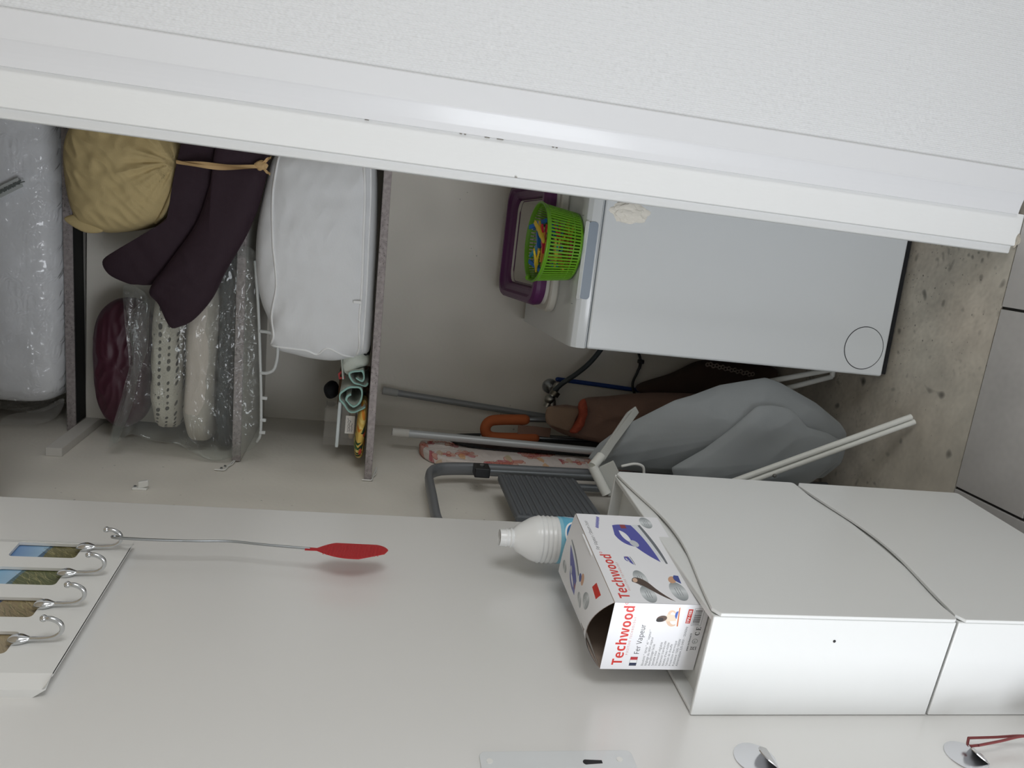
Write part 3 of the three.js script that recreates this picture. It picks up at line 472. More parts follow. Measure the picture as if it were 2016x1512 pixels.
single('purple_bag', stuffed([[-0.475, 2.079], [-0.394, 2.076], [-0.346, 2.056], [-0.318, 2.015], [-0.325, 1.96], [-0.40, 1.932], [-0.50, 1.93], [-0.58, 1.935], [-0.636, 1.955], [-0.665, 2.005], [-0.645, 2.045], [-0.584, 2.070]], -2.13, 0.065, 0.05, { fn: (x, y, s) => 0.007 * (1 - 2 * Math.abs(nz(x * 20, y * 34, 2 + s))) }), M(0x47202f, 0.5, { sheen: 0.3, sheenColor: new THREE.Color(0x5a2a44) }), 'crumpled dark purple bag lying on top of the blanket stack', 'bag');
const mFilm = new THREE.MeshPhysicalMaterial({ color: 0xf6f8f7, transmission: 0.97, roughness: 0.07, thickness: 0, ior: 1.45, bumpMap: wrinkleBump, bumpScale: 0.006 });
{
  const t = thing('clear_storage_bag', 'clear plastic storage bag with handle, drooping over the middle shelf', 'bag', [-0.43, 1.70, -2.0]);
  const film = stuffed([[0.13, 0.225], [0.20, 0.10], [0.285, 0.016], [0.268, -0.034], [0.149, -0.046], [0.02, -0.058], [-0.086, -0.066], [-0.181, -0.068], [-0.224, -0.05], [-0.252, -0.003], [-0.266, 0.055], [-0.23, 0.136], [-0.222, 0.20], [-0.21, 0.25], [-0.24, 0.285], [-0.20, 0.288], [-0.12, 0.262], [-0.01, 0.246], [0.07, 0.26]], 0.012, 0.022, 0.012, { p: 3, fn: (x, y, s) => 0.006 * (1 - 2 * Math.abs(nz(x * 16 + y * 6, y * 22, 6))) });
  part('film', film, mFilm, t);
  const mB = M(0xd8dbda, 0.4, { transmission: 0.3, thickness: 0 });
  part('binding', tube([[0.255, -0.030, 0.02], [0.15, -0.044, 0.03], [0.02, -0.056, 0.033], [-0.086, -0.064, 0.033], [-0.178, -0.067, 0.03], [-0.205, -0.058, 0.02]], 0.0036, 60, 8), mB, t);
  part('handle', tube([[0.086, -0.054, 0.034], [0.084, -0.078, 0.036], [0.066, -0.094, 0.037], [0.03, -0.098, 0.037], [-0.006, -0.092, 0.037], [-0.018, -0.076, 0.036], [-0.02, -0.06, 0.034]], 0.0042, 60, 8), mB, t);
  for (const x of [-0.085, -0.143, -0.176]) part('tab', box(x - 0.004, x + 0.004, -0.079, -0.064, 0.028, 0.036, 0.0015), mB, t);
  // twisted loose end of film above the crocheted blanket
  part('loose_film', stuffed([[0.163, 0.270], [0.146, 0.217], [0.073, 0.212], [0.009, 0.215], [-0.058, 0.233], [-0.138, 0.247], [-0.206, 0.269], [-0.236, 0.283], [-0.248, 0.299], [-0.207, 0.291], [-0.140, 0.270], [-0.060, 0.256], [0.005, 0.247], [0.080, 0.256]], 0.012, 0.010, 0.010, { fn: (x, y, s) => 0.006 * (1 - 2 * Math.abs(nz(x * 14, y * 46, 3))) }), mFilm, t);
}
{ // dark folded cloth, drawn from under the sack down over the stack
  const t = thing('dark_cloth', 'very dark plum cloth folded in two thick lobes under the sack', 'cloth', [-0.1, 1.80, -1.98]);
  const mD = M(0x2c1a25, 0.8, { bumpMap: weaveBump, bumpScale: 0.0003, sheen: 0.4, sheenColor: new THREE.Color(0x4a2038) });
  const A = [[-0.210, 2.017], [-0.178, 1.971], [-0.089, 1.871], [-0.023, 1.856], [0.071, 1.848], [0.113, 1.833], [0.112, 1.755], [0.002, 1.765], [-0.097, 1.795], [-0.188, 1.846], [-0.252, 1.896], [-0.262, 1.944], [-0.259, 1.969], [-0.242, 2.006]].map(p => [p[0] + 0.1, p[1] - 1.8]);
  const B = [[0.112, 1.755], [0.097, 1.66], [0.052, 1.65], [-0.033, 1.664], [-0.073, 1.676], [-0.121, 1.694], [-0.211, 1.737], [-0.275, 1.763], [-0.329, 1.802], [-0.350, 1.834], [-0.352, 1.857], [-0.300, 1.884], [-0.268, 1.905], [-0.194, 1.862], [-0.098, 1.805], [0.000, 1.776]].map(p => [p[0] + 0.1, p[1] - 1.8]);
  const wr = (x, y) => 0.005 * nz(x * 12 - y * 6, y * 14, 1) + 0.003 * (1 - 2 * Math.abs(nz((x + y) * 8, (x - y) * 16, 3)));
  part('fold', stuffed(A, -0.01, 0.034, 0.06, { p: 2.4, center: [0.0, 0.07], seg: 160, fn: wr }), mD, t);
  part('fold', stuffed(B, 0.018, 0.036, 0.06, { p: 2.4, center: [-0.06, -0.03], seg: 160, fn: wr }), mD, t);
}
{ // cream drawstring sack
  const t = thing('drawstring_sack', 'stuffed cream drawstring sack leaning behind the door frame', 'sack', [0, 1.86, -2.02]);
  const o = [[-0.007, 0.25], [0.045, 0.249], [0.086, 0.236], [0.112, 0.212], [0.135, 0.174], [0.136, 0.108], [0.116, 0.041], [0.078, 0.003], [0.039, -0.009], [-0.021, -0.007], [-0.077, 0.007], [-0.104, 0.027], [-0.128, 0.069], [-0.146, 0.143], [-0.144, 0.177], [-0.133, 0.216], [-0.099, 0.234], [-0.053, 0.244]];
  const mS = M(0xc2ae7e, 0.85, { bumpMap: weaveBump, bumpScale: 0.0004, sheen: 0.3 });
  const kx = 0.035, ky = 0.0;
  part('body', stuffed(o, 0, 0.085, 0.11, { rings: 40, seg: 220, fn: (x, y, s, r) => { const a = Math.atan2(y - ky, x - kx), d = Math.hypot(x - kx, y - ky); return 0.012 * Math.exp(-Math.pow((d - 0.03) / 0.10, 2)) * (1 - 2 * Math.abs(nz(Math.cos(a) * 5, Math.sin(a) * 5, d * 4))) + 0.005 * (1 - 2 * Math.abs(nz(x * 12 + y * 12, (x - y) * 30, 4))) + 0.002 * nz(x * 50, y * 50, 5); } }), mS, t);
  part('hem', tube([[0.037, -0.004, 0.035], [0.0, -0.006, 0.05], [-0.045, 0.004, 0.058], [-0.085, 0.022, 0.05], [-0.108, 0.042, 0.03]], 0.005, 50, 8), mS, t);
  part('corner_ear', stuffed([[-0.125, 0.243], [-0.150, 0.20], [-0.145, 0.16], [-0.128, 0.17], [-0.11, 0.21]], 0.03, 0.012, 0.012, { seg: 60, rings: 10 }), mS, t);
  const mStr = M(0xc9a878, 0.8); const strip = (pts, w, seed) => { const c = new THREE.CatmullRomCurve3(pts.map(V)), n = 40, P = [], I = [], uv = []; for (let i = 0; i <= n; i++) { const p = c.getPoint(i / n), tw = 0.9 * Math.sin(i / n * 5 + seed), dx = Math.cos(tw) * w, dz = Math.sin(tw) * w; for (const k of [-1, 1]) { P.push(p.x + dx * k, p.y, p.z + dz * k); uv.push(k * w, p.y); } if (i < n) { const b = i * 2; I.push(b, b + 1, b + 2, b + 1, b + 3, b + 2); } } const g = new THREE.BufferGeometry(); g.setAttribute('position', new THREE.Float32BufferAttribute(P, 3)); g.setAttribute('uv', new THREE.Float32BufferAttribute(uv, 2)); g.setIndex(I); const back = g.clone(); back.translate(0, 0, -0.0012); const m = mergeGeometries([g, back]); m.computeVertexNormals(); return m; };
  part('strap', mergeGeometries([strip([[0.037, -0.006, 0.06], [0.034, -0.06, 0.093], [0.036, -0.12, 0.094], [0.049, -0.198, 0.095]], 0.0045, 0.2), strip([[0.036, -0.006, 0.06], [0.04, -0.07, 0.096], [0.043, -0.13, 0.097], [0.05, -0.198, 0.098]], 0.004, 1.4)]), mStr, t);
  part('knot', warp(new THREE.SphereGeometry(0.011, 20, 14), v => { v.y *= 1.2; const k = 1 + 0.35 * nz(v.x * 120, v.y * 120, v.z * 120); v.multiplyScalar(k); v.x += 0.053; v.y += -0.2; v.z += 0.094; }), mStr, t);
  part('knot_tail', strip([[0.053, -0.2, 0.098], [0.066, -0.212, 0.1], [0.074, -0.222, 0.1]], 0.005, 0.4), mStr, t);
  part('knot_tail', strip([[0.05, -0.2, 0.098], [0.04, -0.214, 0.1], [0.036, -0.222, 0.1]], 0.004, 0.8), mStr, t);
}

// ---------------------------------------------------------------- lowest shelf
{
  const t = thing('pillow_bag', 'plump white fabric pillow bag with piping on the lowest shelf', 'pillow', [-0.14, 1.3835, -2.06]); t.rotation.z = TILT * 0.6;
  const o = [[0.011, 0.289], [0.083, 0.284], [0.167, 0.270], [0.22, 0.256], [0.245, 0.222], [0.262, 0.09], [0.258, 0.022], [0.207, 0.008], [0.107, 0.000], [0.021, -0.004], [-0.079, -0.006], [-0.168, -0.008], [-0.234, -0.004], [-0.246, 0.013], [-0.253, 0.031], [-0.268, 0.080], [-0.268, 0.130], [-0.261, 0.179], [-0.243, 0.24], [-0.181, 0.250], [-0.133, 0.270], [-0.073, 0.285]];
  part('cover', stuffed(o, 0.03, 0.11, 0.10, { p: 3.4, rings: 40, seg: 200, fn: (x, y) => 0.004 * nz(x * 9, y * 9, 4) + 0.0022 * (1 - 2 * Math.abs(nz(x * 14 + y * 5, y * 22, 2))) + 0.003 * nz(x * 24, y * 7, 6) }), M(0xe2e4e6, 0.75, { bumpMap: weaveBump, bumpScale: 0.0002, sheen: 0.2 }), t);
  const mP = M(0xeceded, 0.6);
  // piping: upper seam, lower zip band, left end
  const sk = t.children[0].geometry, edge = 0.0028;
  part('piping', tube(onSkin(sk, [[0.235, 0.238], [0.14, 0.247], [0.02, 0.240], [-0.08, 0.228], [-0.16, 0.238], [-0.21, 0.232], [-0.235, 0.242]]), edge, 140, 8), mP, t);
  part('piping', tube(onSkin(sk, [[-0.235, 0.242], [-0.236, 0.19], [-0.238, 0.15], [-0.246, 0.125], [-0.226, 0.10], [-0.244, 0.06], [-0.252, 0.03]]), edge, 100, 8), mP, t);
  part('zip_band', tube(onSkin(sk, [[0.24, 0.042], [0.16, 0.034], [0.05, 0.030], [-0.06, 0.026], [-0.16, 0.026], [-0.22, 0.022], [-0.252, 0.03]]), 0.0034, 140, 8), mP, t);
  part('zip_band', tube(onSkin(sk, [[0.24, 0.026], [0.16, 0.02], [0.05, 0.017], [-0.06, 0.014], [-0.16, 0.013], [-0.23, 0.014]]), 0.0022, 140, 8), mP, t);
  part('zip_pull', box(-0.105, -0.098, 0.024, 0.044, 0.136, 0.140, 0.001), mP, t);
}
{ // tea towel rolled up
  const y0 = SH3(-0.47), t = thing('tea_towel', 'pale tea towel with green hems, rolled up at the pillow', 'towel', [-0.485, y0 + 0.001, -2.035]); t.scale.set(1.12, 1.12, 1);
  const mT = M(0xc9cfc6, 0.9, { bumpMap: weaveBump, bumpScale: 0.0005 }), mH = M(0x8fb5ac, 0.9);
  const roll = (cx, cy, turns, r0, r1, ph, sq) => { const P = []; for (let i = 0; i <= 60; i++) { const k = i / 60, a = ph + k * turns * Math.PI * 2, r = r0 + (r1 - r0) * k; P.push([cx + Math.cos(a) * r, Math.max(0.003, cy + Math.sin(a) * r * sq)]); } return P; };
  const sheet = (pts, z0, z1, th, taper = 0) => { const P = [], I = [], n = pts.length, zs = 8; const nrm = pts.map((p, i) => { const a = pts[Math.max(0, i - 1)], b = pts[Math.min(n - 1, i + 1)], L = Math.hypot(b[0] - a[0], b[1] - a[1]) || 1; return [-(b[1] - a[1]) / L, (b[0] - a[0]) / L]; });
    for (const s of [-1, 1]) for (let k = 0; k <= zs; k++) for (let i = 0; i < n; i++) { const q = k / zs; P.push(pts[i][0] * (1 - taper * q) + nrm[i][0] * th * s, pts[i][1] + nrm[i][1] * th * s, z1 + (z0 - z1) * q); }
    const id = (s, k, i) => s * (zs + 1) * n + k * n + i;
    for (let s = 0; s < 2; s++) for (let k = 0; k < zs; k++) for (let i = 0; i < n - 1; i++) { const a = id(s, k, i), b = id(s, k, i + 1), c = id(s, k + 1, i), d = id(s, k + 1, i + 1); s ? I.push(a, b, c, b, d, c) : I.push(a, c, b, b, c, d); }
    for (let i = 0; i < n - 1; i++) for (const k of [0, zs]) { const a = id(0, k, i), b = id(0, k, i + 1), c = id(1, k, i), d = id(1, k, i + 1); k ? I.push(a, c, b, b, c, d) : I.push(a, b, c, b, d, c); }
    const g = new THREE.BufferGeometry(); g.setAttribute('position', new THREE.Float32BufferAttribute(P, 3)); g.setAttribute('uv', new THREE.Float32BufferAttribute(new Float32Array(P.length / 3 * 2).map((_, i) => P[Math.floor(i / 2) * 3 + (i % 2 ? 2 : 0)]), 2)); g.setIndex(I); g.computeVertexNormals(); return g; };
  const big = roll(-0.012, 0.036, 1.6, 0.010, 0.036, 0.4, 0.95), small = roll(0.042, 0.027, 1.3, 0.007, 0.024, 2.2, 1.0);
  const rumple = g => warp(g, v => { const a = nz(v.x * 26, v.y * 26, 2), b = nz(v.x * 26, v.y * 26, 9); v.x += 0.009 * a + 0.004 * nz(v.x * 60, v.y * 60, 4); v.y = Math.max(0.002, v.y + 0.009 * b); });
  part('roll', rumple(mergeGeometries([sheet(big, -0.13, 0.062, 0.0016), sheet(small, -0.13, 0.062, 0.0016), sheet([[0.03, 0.062], [0.05, 0.066], [0.075, 0.07], [0.09, 0.05], [0.088, 0.015]], -0.13, 0.04, 0.002)])), mT, t);
  part('hem', rumple(mergeGeometries([sheet(big, 0.06, 0.066, 0.002), sheet(small, 0.06, 0.066, 0.002)])), mH, t);
  part('loose_end', stuffed([[0.035, 0.050], [0.05, 0.066], [0.085, 0.066], [0.102, 0.045], [0.092, 0.012], [0.066, 0.006], [0.052, 0.03]], 0.02, 0.03, 0.03, { seg: 90, rings: 16, fn: (x, y) => 0.004 * (1 - 2 * Math.abs(nz(x * 50, y * 30, 3))) }), mT, t);
  part('stripe', sheet([[0.028, 0.058], [0.024, 0.07], [0.034, 0.072], [0.058, 0.051], [0.07, 0.03], [0.072, 0.012]], 0.02, 0.024, 0.0024), M(0xa33a3c, 0.9), t);
}
{
  const y0 = SH3(-0.6), leafTex = print(512, 256, (c, w, h) => { const r = rng(77); c.fillStyle = '#d8b65c'; c.fillRect(0, 0, w, h); const cols = ['#2c4a30', '#e3c878', '#3f6a3c', '#d8872f', '#1f3322', '#e8d7a0', '#c7503a']; for (let i = 0; i < 120; i++) { c.save(); c.translate(r() * w, r() * h); c.rotate(r() * 6.3); c.fillStyle = cols[Math.floor(r() * cols.length)]; c.beginPath(); c.moveTo(-34, 0); c.quadraticCurveTo(0, -16 - r() * 10, 36, 0); c.quadraticCurveTo(0, 16 + r() * 10, -34, 0); c.fill(); c.restore(); } });
  leafTex.wrapS = leafTex.wrapT = THREE.RepeatWrapping; leafTex.repeat.set(5, 9);
  const g = softBox(-0.672, -0.515, y0 + 0.004, y0 + 0.03, -2.13, -1.965, 3.2, fold(40, 0.0025, 2), 8, 30); warp(g, v => { const k = (v.x + 0.672) / 0.157; v.y = y0 + (v.y - y0) * (1.0 - 0.35 * Math.abs(k - 0.25)); });
  single('leaf_cloth', g, M(0xffffff, 0.85, { map: leafTex }), 'folded yellow and green leaf print cloth at the shelf end', 'cloth');
}
{
  const y0 = SH3(-0.6) + 0.027, t = thing('food_container', 'clear plastic container with white lid and a handwritten label', 'container', [-0.59, y0, -2.09]);
  const clear = new THREE.MeshPhysicalMaterial({ color: 0xffffff, transmission: 0.97, roughness: 0.06, thickness: 0, ior: 1.45 });
  part('tub', mergeGeometries([box(-0.058, 0.056, 0, 0.002, -0.07, 0.05), box(-0.058, 0.056, 0, 0.045, 0.048, 0.05), box(-0.058, 0.056, 0, 0.045, -0.07, -0.068), box(-0.058, -0.056, 0, 0.045, -0.07, 0.05), box(0.054, 0.056, 0, 0.045, -0.07, 0.05)]), clear, t);
  part('lid', box(-0.065, 0.062, 0.045, 0.054, -0.077, 0.057, 0.003), M(0xd9e2e4, 0.4), t);
  const lab = print(128, 80, (c, w, h) => { c.fillStyle = '#e8e6e2'; c.fillRect(0, 0, w, h); c.strokeStyle = '#4a4a55'; c.lineWidth = 3; const r = rng(9); for (let k = 0; k < 3; k++) { c.beginPath(); let x = 12; c.moveTo(x, 22 + k * 18); while (x < 108 - k * 18) { x += 6 + r() * 5; c.lineTo(x, 22 + k * 18 + (r() - 0.5) * 13); } c.stroke(); } });
  part('label', new THREE.PlaneGeometry(0.05, 0.024), M(0xffffff, 0.7, { map: lab }), t, [0.0, 0.019, 0.0506]);
  part('contents', softBox(-0.05, 0.05, 0.003, 0.024, -0.06, 0.04, 4, null, 8, 12), M(0xa89a88, 0.9), t);
}
{
  const y0 = SH3(-0.6) + 0.027 + 0.0545;
  const t = thing('clear_box', 'small empty clear plastic box on top of the container', 'box', [-0.605, y0, -2.12]);
  const clear = new THREE.MeshPhysicalMaterial({ color: 0xffffff, transmission: 1, roughness: 0.04, thickness: 0, ior: 1.5 });
  part('box', mergeGeometries([box(-0.06, 0.045, 0, 0.0015, -0.04, 0.035), box(-0.06, 0.045, 0, 0.034, 0.0335, 0.035), box(-0.06, -0.0585, 0, 0.034, -0.04, 0.035), box(0.0435, 0.045, 0, 0.034, -0.04, 0.035), box(-0.06, 0.045, 0, 0.034, -0.04, -0.0385)]), clear, t);
  part('rim', tube([[-0.06, 0.034, 0.035], [0.045, 0.034, 0.035], [0.045, 0.034, -0.04], [-0.06, 0.034, -0.04]], 0.0015, 60, 6, true, 0), clear, t);
}
single('wooden_box', box(-0.585, -0.478, SH3(-0.53), SH3(-0.53) + 0.087, -2.30, -2.22, 0.003), M(0x6b4d33, 0.6, { bumpMap: brushBump, bumpScale: 0.0006 }), 'small brown wooden box at the back of the lowest shelf', 'box');
single('dark_ball', warp(new THREE.IcosahedronGeometry(0.027, 4), v => { v.multiplyScalar(1 + 0.10 * nz(v.x * 40, v.y * 40, v.z * 40)); v.y *= 0.82; }), M(0x14161f, 0.7), 'black rounded bundle sitting on the brown wooden box', 'bundle', [-0.548, SH3(-0.53) + 0.087 + 0.021, -2.25]);
single('dark_pouch', softBox(-0.42, -0.30, SH3(-0.37) + 0.004, SH3(-0.37) + 0.04, -2.25, -1.99, 3, fold(30, 0.002, 5), 8, 24), M(0x2c2d31, 0.8), 'dark grey flat pouch squeezed under the white pillow', 'pouch');

// ---------------------------------------------------------------- washing machine and what stands on it
const WT = THREE.MathUtils.degToRad(2.3), WP = [-0.287, 0, -1.816], WTOP = 0.893;
const onWasher = (x, y, z) => [WP[0] + Math.cos(WT) * x + Math.sin(WT) * z, y, WP[2] - Math.sin(WT) * x + Math.cos(WT) * z];
{
  const t = thing('washing_machine', 'white narrow top-loading washing machine standing on the bare floor', 'washing machine', WP, WT);
  const W = 0.398, D = 0.595;
  part('cabinet', box(0, W, 0.022, 0.851, -D, 0, 0.007, 4), mAppliance, t);
  part('gap_shade', box(0.006, W - 0.006, 0.004, 0.03, -D + 0.01, -0.012), mDarkGap, t);  // dark block filling the gap below the cabinet, its shade painted in
  for (const x of [0.03, W - 0.03]) for (const z of [-0.04, -D + 0.04]) part('foot', new THREE.CylinderGeometry(0.015, 0.018, 0.012, 14), mBlack, t, [x, 0.006, z]);
  part('seam', box(0.003, W - 0.003, 0.850, 0.8585, -D + 0.004, -0.0025), M(0x6d7377, 0.6), t);
  part('seam_bead', box(0.001, W - 0.001, 0.8535, 0.8555, -D + 0.003, -0.0005, 0.0008), mAppliance, t);
  // top deck with a sloping, rounded front
  const s = new THREE.Shape(); s.moveTo(0, 0.858); s.lineTo(-0.001, 0.872); s.quadraticCurveTo(-0.003, 0.886, -0.018, 0.8905); s.lineTo(-0.05, 0.893); s.lineTo(-D, 0.893); s.lineTo(-D, 0.858);
  let g = extr(s, W - 0.003, 0.0012, 10); g.rotateY(-Math.PI / 2); g.translate(W - 0.0015, 0, 0); // shape x -> z
  part('top_deck', toCreasedNormals(g, 0.7), mAppliance, t);
  // lid outline and grip recess
  const mGap = M(0x8a9094, 0.6);
  part('lid_gap', mergeGeometries([box(0.105, 0.106, 0.8925, 0.8936, -0.42, -0.03), box(0.322, 0.323, 0.8925, 0.8936, -0.42, -0.03), box(0.012, W - 0.012, 0.8925, 0.8936, -0.192, -0.191)]), mGap, t);
  const gr = new THREE.Group(); const rs = extr(rrShape(0.186, 0.022, 0.009), 0.0012, 0.0006, 12);
  part('grip_recess', rs, M(0x94a0ae, 0.35), t, [0.215, 0.8735, 0.0006], [-0.14, 0, 0]);
  const lip = extr(rrShape(0.188, 0.008, 0.0035), 0.002, 0.001, 12); part('lid_lip', lip, mAppliance, t, [0.214, 0.8875, -0.0035], [-0.75, 0, 0]);
  part('filter_ring', new THREE.TorusGeometry(0.0565, 0.0011, 8, 64), M(0x33373b, 0.6), t, [0.072, 0.092, 0.0002]);
  part('filter_cover', new THREE.CylinderGeometry(0.0555, 0.0555, 0.004, 56), mAppliance, t, [0.072, 0.092, -0.0012], [Math.PI / 2, 0, 0]);
}
single('foam_patch', warp(new THREE.IcosahedronGeometry(0.027, 6), v => { const k = 1 + 0.4 * nz(v.x * 60, v.y * 60, v.z * 60) + 0.18 * nz(v.x * 200, v.y * 200, v.z * 200); v.multiplyScalar(k); v.z *= 0.22; v.x *= 0.8; v.y *= 1.35; }), M(0xd6d2c8, 0.95), 'rough cream foam patch sticking out beside the jamb', 'foam', [0.046, 0.868, -1.588]);
{ // litter tray with purple rim
  const t = thing('litter_tray', 'white plastic tray with a deep purple rim on the washing machine', 'tray', [-0.055, WTOP + 0.0006, -2.207], WT);
  const ring = (hw, hd, r, y, n = 14) => { const P = []; const cs = [[hw - r, hd - r, 0], [-hw + r, hd - r, 1], [-hw + r, -hd + r, 2], [hw - r, -hd + r, 3]]; for (const [x, z, q] of cs) for (let i = 0; i <= n; i++) { const a = (q + i / n) * Math.PI / 2; P.push([x + Math.cos(a) * r, y, z + Math.sin(a) * r]); } return P; };
  const loft = (rings, capBottom, capTop) => { const P = [], I = [], n = rings[0].length; rings.forEach(R => R.forEach(p => P.push(...p))); for (let k = 0; k < rings.length - 1; k++) for (let i = 0; i < n; i++) { const j = (i + 1) % n, a = k * n + i, b = k * n + j, c = a + n, d = b + n; I.push(a, c, b, b, c, d); } if (capBottom) for (let i = 1; i < n - 1; i++) I.push(0, i, i + 1); if (capTop) { const o = (rings.length - 1) * n; for (let i = 1; i < n - 1; i++) I.push(o, o + i + 1, o + i); } const g = new THREE.BufferGeometry(); g.setAttribute('position', new THREE.Float32BufferAttribute(P, 3)); g.setIndex(I); return toCreasedNormals(g, 0.6); };
  const slope = g => warp(g, v => { if (v.y > 0.05) v.y += 0.088 * -v.z; });
  const pl = M(0xdcd9d1, 0.4);
  const w = 0.158, d = 0.185;
  part('base', slope(loft([ring(w + 0.018, d + 0.014, 0.05, 0.0), ring(w + 0.024, d + 0.02, 0.055, 0.006), ring(w + 0.024, d + 0.02, 0.055, 0.020), ring(w + 0.019, d + 0.015, 0.052, 0.024), ring(w + 0.006, d + 0.004, 0.05, 0.026), ring(w - 0.002, d - 0.002, 0.045, 0.062), ring(w - 0.010, d - 0.01, 0.042, 0.062), ring(w - 0.026, d - 0.026, 0.04, 0.012)], true, true)), pl, t);
  const rim = (a, b) => ring(w + a, d + a, Math.max(0.02, 0.05 + a * 0.5), b);
  const rg = loft([rim(0.001, 0.046), rim(0.008, 0.046), rim(0.011, 0.062), rim(0.009, 0.072), rim(0.003, 0.0785), rim(-0.008, 0.079), rim(-0.014, 0.07), rim(-0.026, 0.066), rim(-0.032, 0.062), rim(-0.038, 0.046), rim(-0.04, 0.0455), rim(-0.03, 0.042), rim(-0.006, 0.046)]);
  part('rim', warp(rg, v => { v.y += 0.11 * (-v.z) * 0.8 + 0.006; }), M(0x5a2458, 0.38), t);
  part('inner_wall', warp(loft([ring(w - 0.037, d - 0.037, 0.035, 0.056), ring(w - 0.04, d - 0.04, 0.035, 0.014)], false, false), v => { if (v.y > 0.05) v.y += 0.088 * (-v.z) + 0.004; }), pl, t);
}
{ // round green strainer basket
  const c0 = [-0.046, WTOP + 0.0005, -1.908];
  const t = thing('peg_basket', 'bright green slotted round basket full of clothes pegs', 'basket', [c0[0], c0[1] + 0.0055, c0[2]], 0.2); t.rotation.order = 'YXZ'; t.rotation.x = 0.065;
  const mG = M(0x6fae1e, 0.35, { transmission: 0.15, thickness: 0 });
  const Rb = 0.084, Rt = 0.097, Hh = 0.096, r = y => Rb + (Rt - Rb) * y / Hh;
  const ringAt = (y0, y1, th) => lathe([[r(y0) - th, y0], [r(y0), y0], [r(y1), y1], [r(y1) - th, y1], [r(y0) - th, y0]], 72);
  part('rim', lathe([[Rt - 0.003, 0.086], [Rt - 0.0005, 0.086], [Rt + 0.001, 0.091], [Rt + 0.003, 0.094], [Rt + 0.002, 0.097], [Rt - 0.002, 0.096], [Rt - 0.003, 0.086]], 72), mG, t);
  part('base', lathe([[0.001, 0], [Rb, 0], [Rb + 0.001, 0.007], [Rb - 0.002, 0.007], [Rb - 0.003, 0.002], [0.001, 0.002]], 60), mG, t);
  part('hoop', ringAt(0.022, 0.0245, 0.002), mG, t);
  const sl = []; for (let i = 0; i < 68; i++) { const a = i / 68 * Math.PI * 2; sl.push(bar([Math.cos(a) * (r(0.004) - 0.001), 0.004, Math.sin(a) * (r(0.004) - 0.001)], [Math.cos(a) * (r(0.087) - 0.001), 0.087, Math.sin(a) * (r(0.087) - 0.001)], 0.0046, 0.002, [Math.cos(a), 0, Math.sin(a)])); }
  sl.forEach((g, i) => part(numbered('slat'), g, mG, t));
  part('spout_ear', warp(new THREE.SphereGeometry(0.008, 14, 10), v => { v.x += -Rt * 0.86; v.y += 0.094; v.z += -Rt * 0.5; }), mG, t);
  // clothes pegs
  const pegGeo = (() => { const s = new THREE.Shape(); s.moveTo(-0.036, 0.0015); s.lineTo(-0.018, 0.0028); s.lineTo(-0.010, 0.0045); s.lineTo(0.006, 0.0042); s.lineTo(0.034, 0.0075); s.lineTo(0.036, 0.0045); s.lineTo(0.012, 0.0008); s.lineTo(0.012, -0.0008); s.lineTo(0.036, -0.0045); s.lineTo(0.034, -0.0075); s.lineTo(0.006, -0.0042); s.lineTo(-0.010, -0.0045); s.lineTo(-0.018, -0.0028); s.lineTo(-0.036, -0.0015); const g = extr(s, 0.009, 0.0006, 4); g.translate(0, 0, -0.0045); return g; })();
  const spring = new THREE.TorusGeometry(0.0046, 0.0008, 6, 16);
  const cols = { blue: M(0x1f6fc0, 0.4), yellow: M(0xe2c23a, 0.4), red: M(0xc01f3c, 0.4), orange: M(0xcf8a3c, 0.45), cyan: M(0x2a9ac0, 0.4) };
  const pegs = [['yellow', 0.028, 0.088, 0.045, 0.9, 0.15, 'long pale peg lying across the basket rim, yellow'], ['blue', 0.0, 0.083, 0.02, 0.75, -0.1, 'blue clothes peg next to the pale yellow peg'], ['blue', 0.045, 0.084, -0.005, 1.9, 0.3, 'blue clothes peg at the back right of the basket'], ['yellow', -0.042, 0.086, 0.03, -0.7, 0.2, 'deep yellow clothes peg pointing at the front rim'], ['red', 0.012, 0.08, 0.055, 0.35, 0.0, 'red clothes peg at the front of the basket'], ['blue', -0.058, 0.078, 0.0, 1.3, 0.2, 'blue clothes peg at the left side of the basket'], ['cyan', -0.015, 0.076, -0.03, 2.3, 0.1, 'light blue clothes peg in the middle of the basket'], ['orange', -0.008, 0.078, 0.06, 0.1, -0.1, 'orange clothes peg under the front rim'],
    ['yellow', -0.015, 0.055, 0.06, 0.1, 0.0, 'yellow clothes peg seen through the front slots'], ['red', 0.022, 0.05, 0.042, -0.5, 0.3, 'red clothes peg seen through the right slots'], ['orange', -0.03, 0.04, 0.038, 0.7, 0.2, 'orange clothes peg seen through the left slots'], ['red', -0.01, 0.018, 0.06, 0.0, 0.0, 'red clothes peg at the bottom of the basket'], ['yellow', 0.02, 0.022, 0.04, -0.5, 0.1, 'yellow clothes peg at the bottom right of the basket'], ['blue', 0.0, 0.04, 0.02, 0.3, 0.0, 'blue clothes peg in the core of the basket'], ['yellow', 0.02, 0.062, -0.03, 1.3, 0.0, 'yellow clothes peg deep in the basket at the back'], ['yellow', -0.028, 0.018, 0.03, 0.9, 0.0, 'yellow clothes peg at the bottom left of the basket']];
  { const r = rng(21), names = Object.keys(cols); for (let i = 0; i < 14; i++) { const a = r() * 6.28, q = 0.042 * Math.sqrt(r()); pegs.push([names[Math.floor(r() * 5)], Math.cos(a) * q, 0.014 + 0.0042 * i, Math.sin(a) * q, r() * 6.28, (r() - 0.5) * 0.3, 'clothes peg buried in the basket, seen only in slivers through the slots']); } }
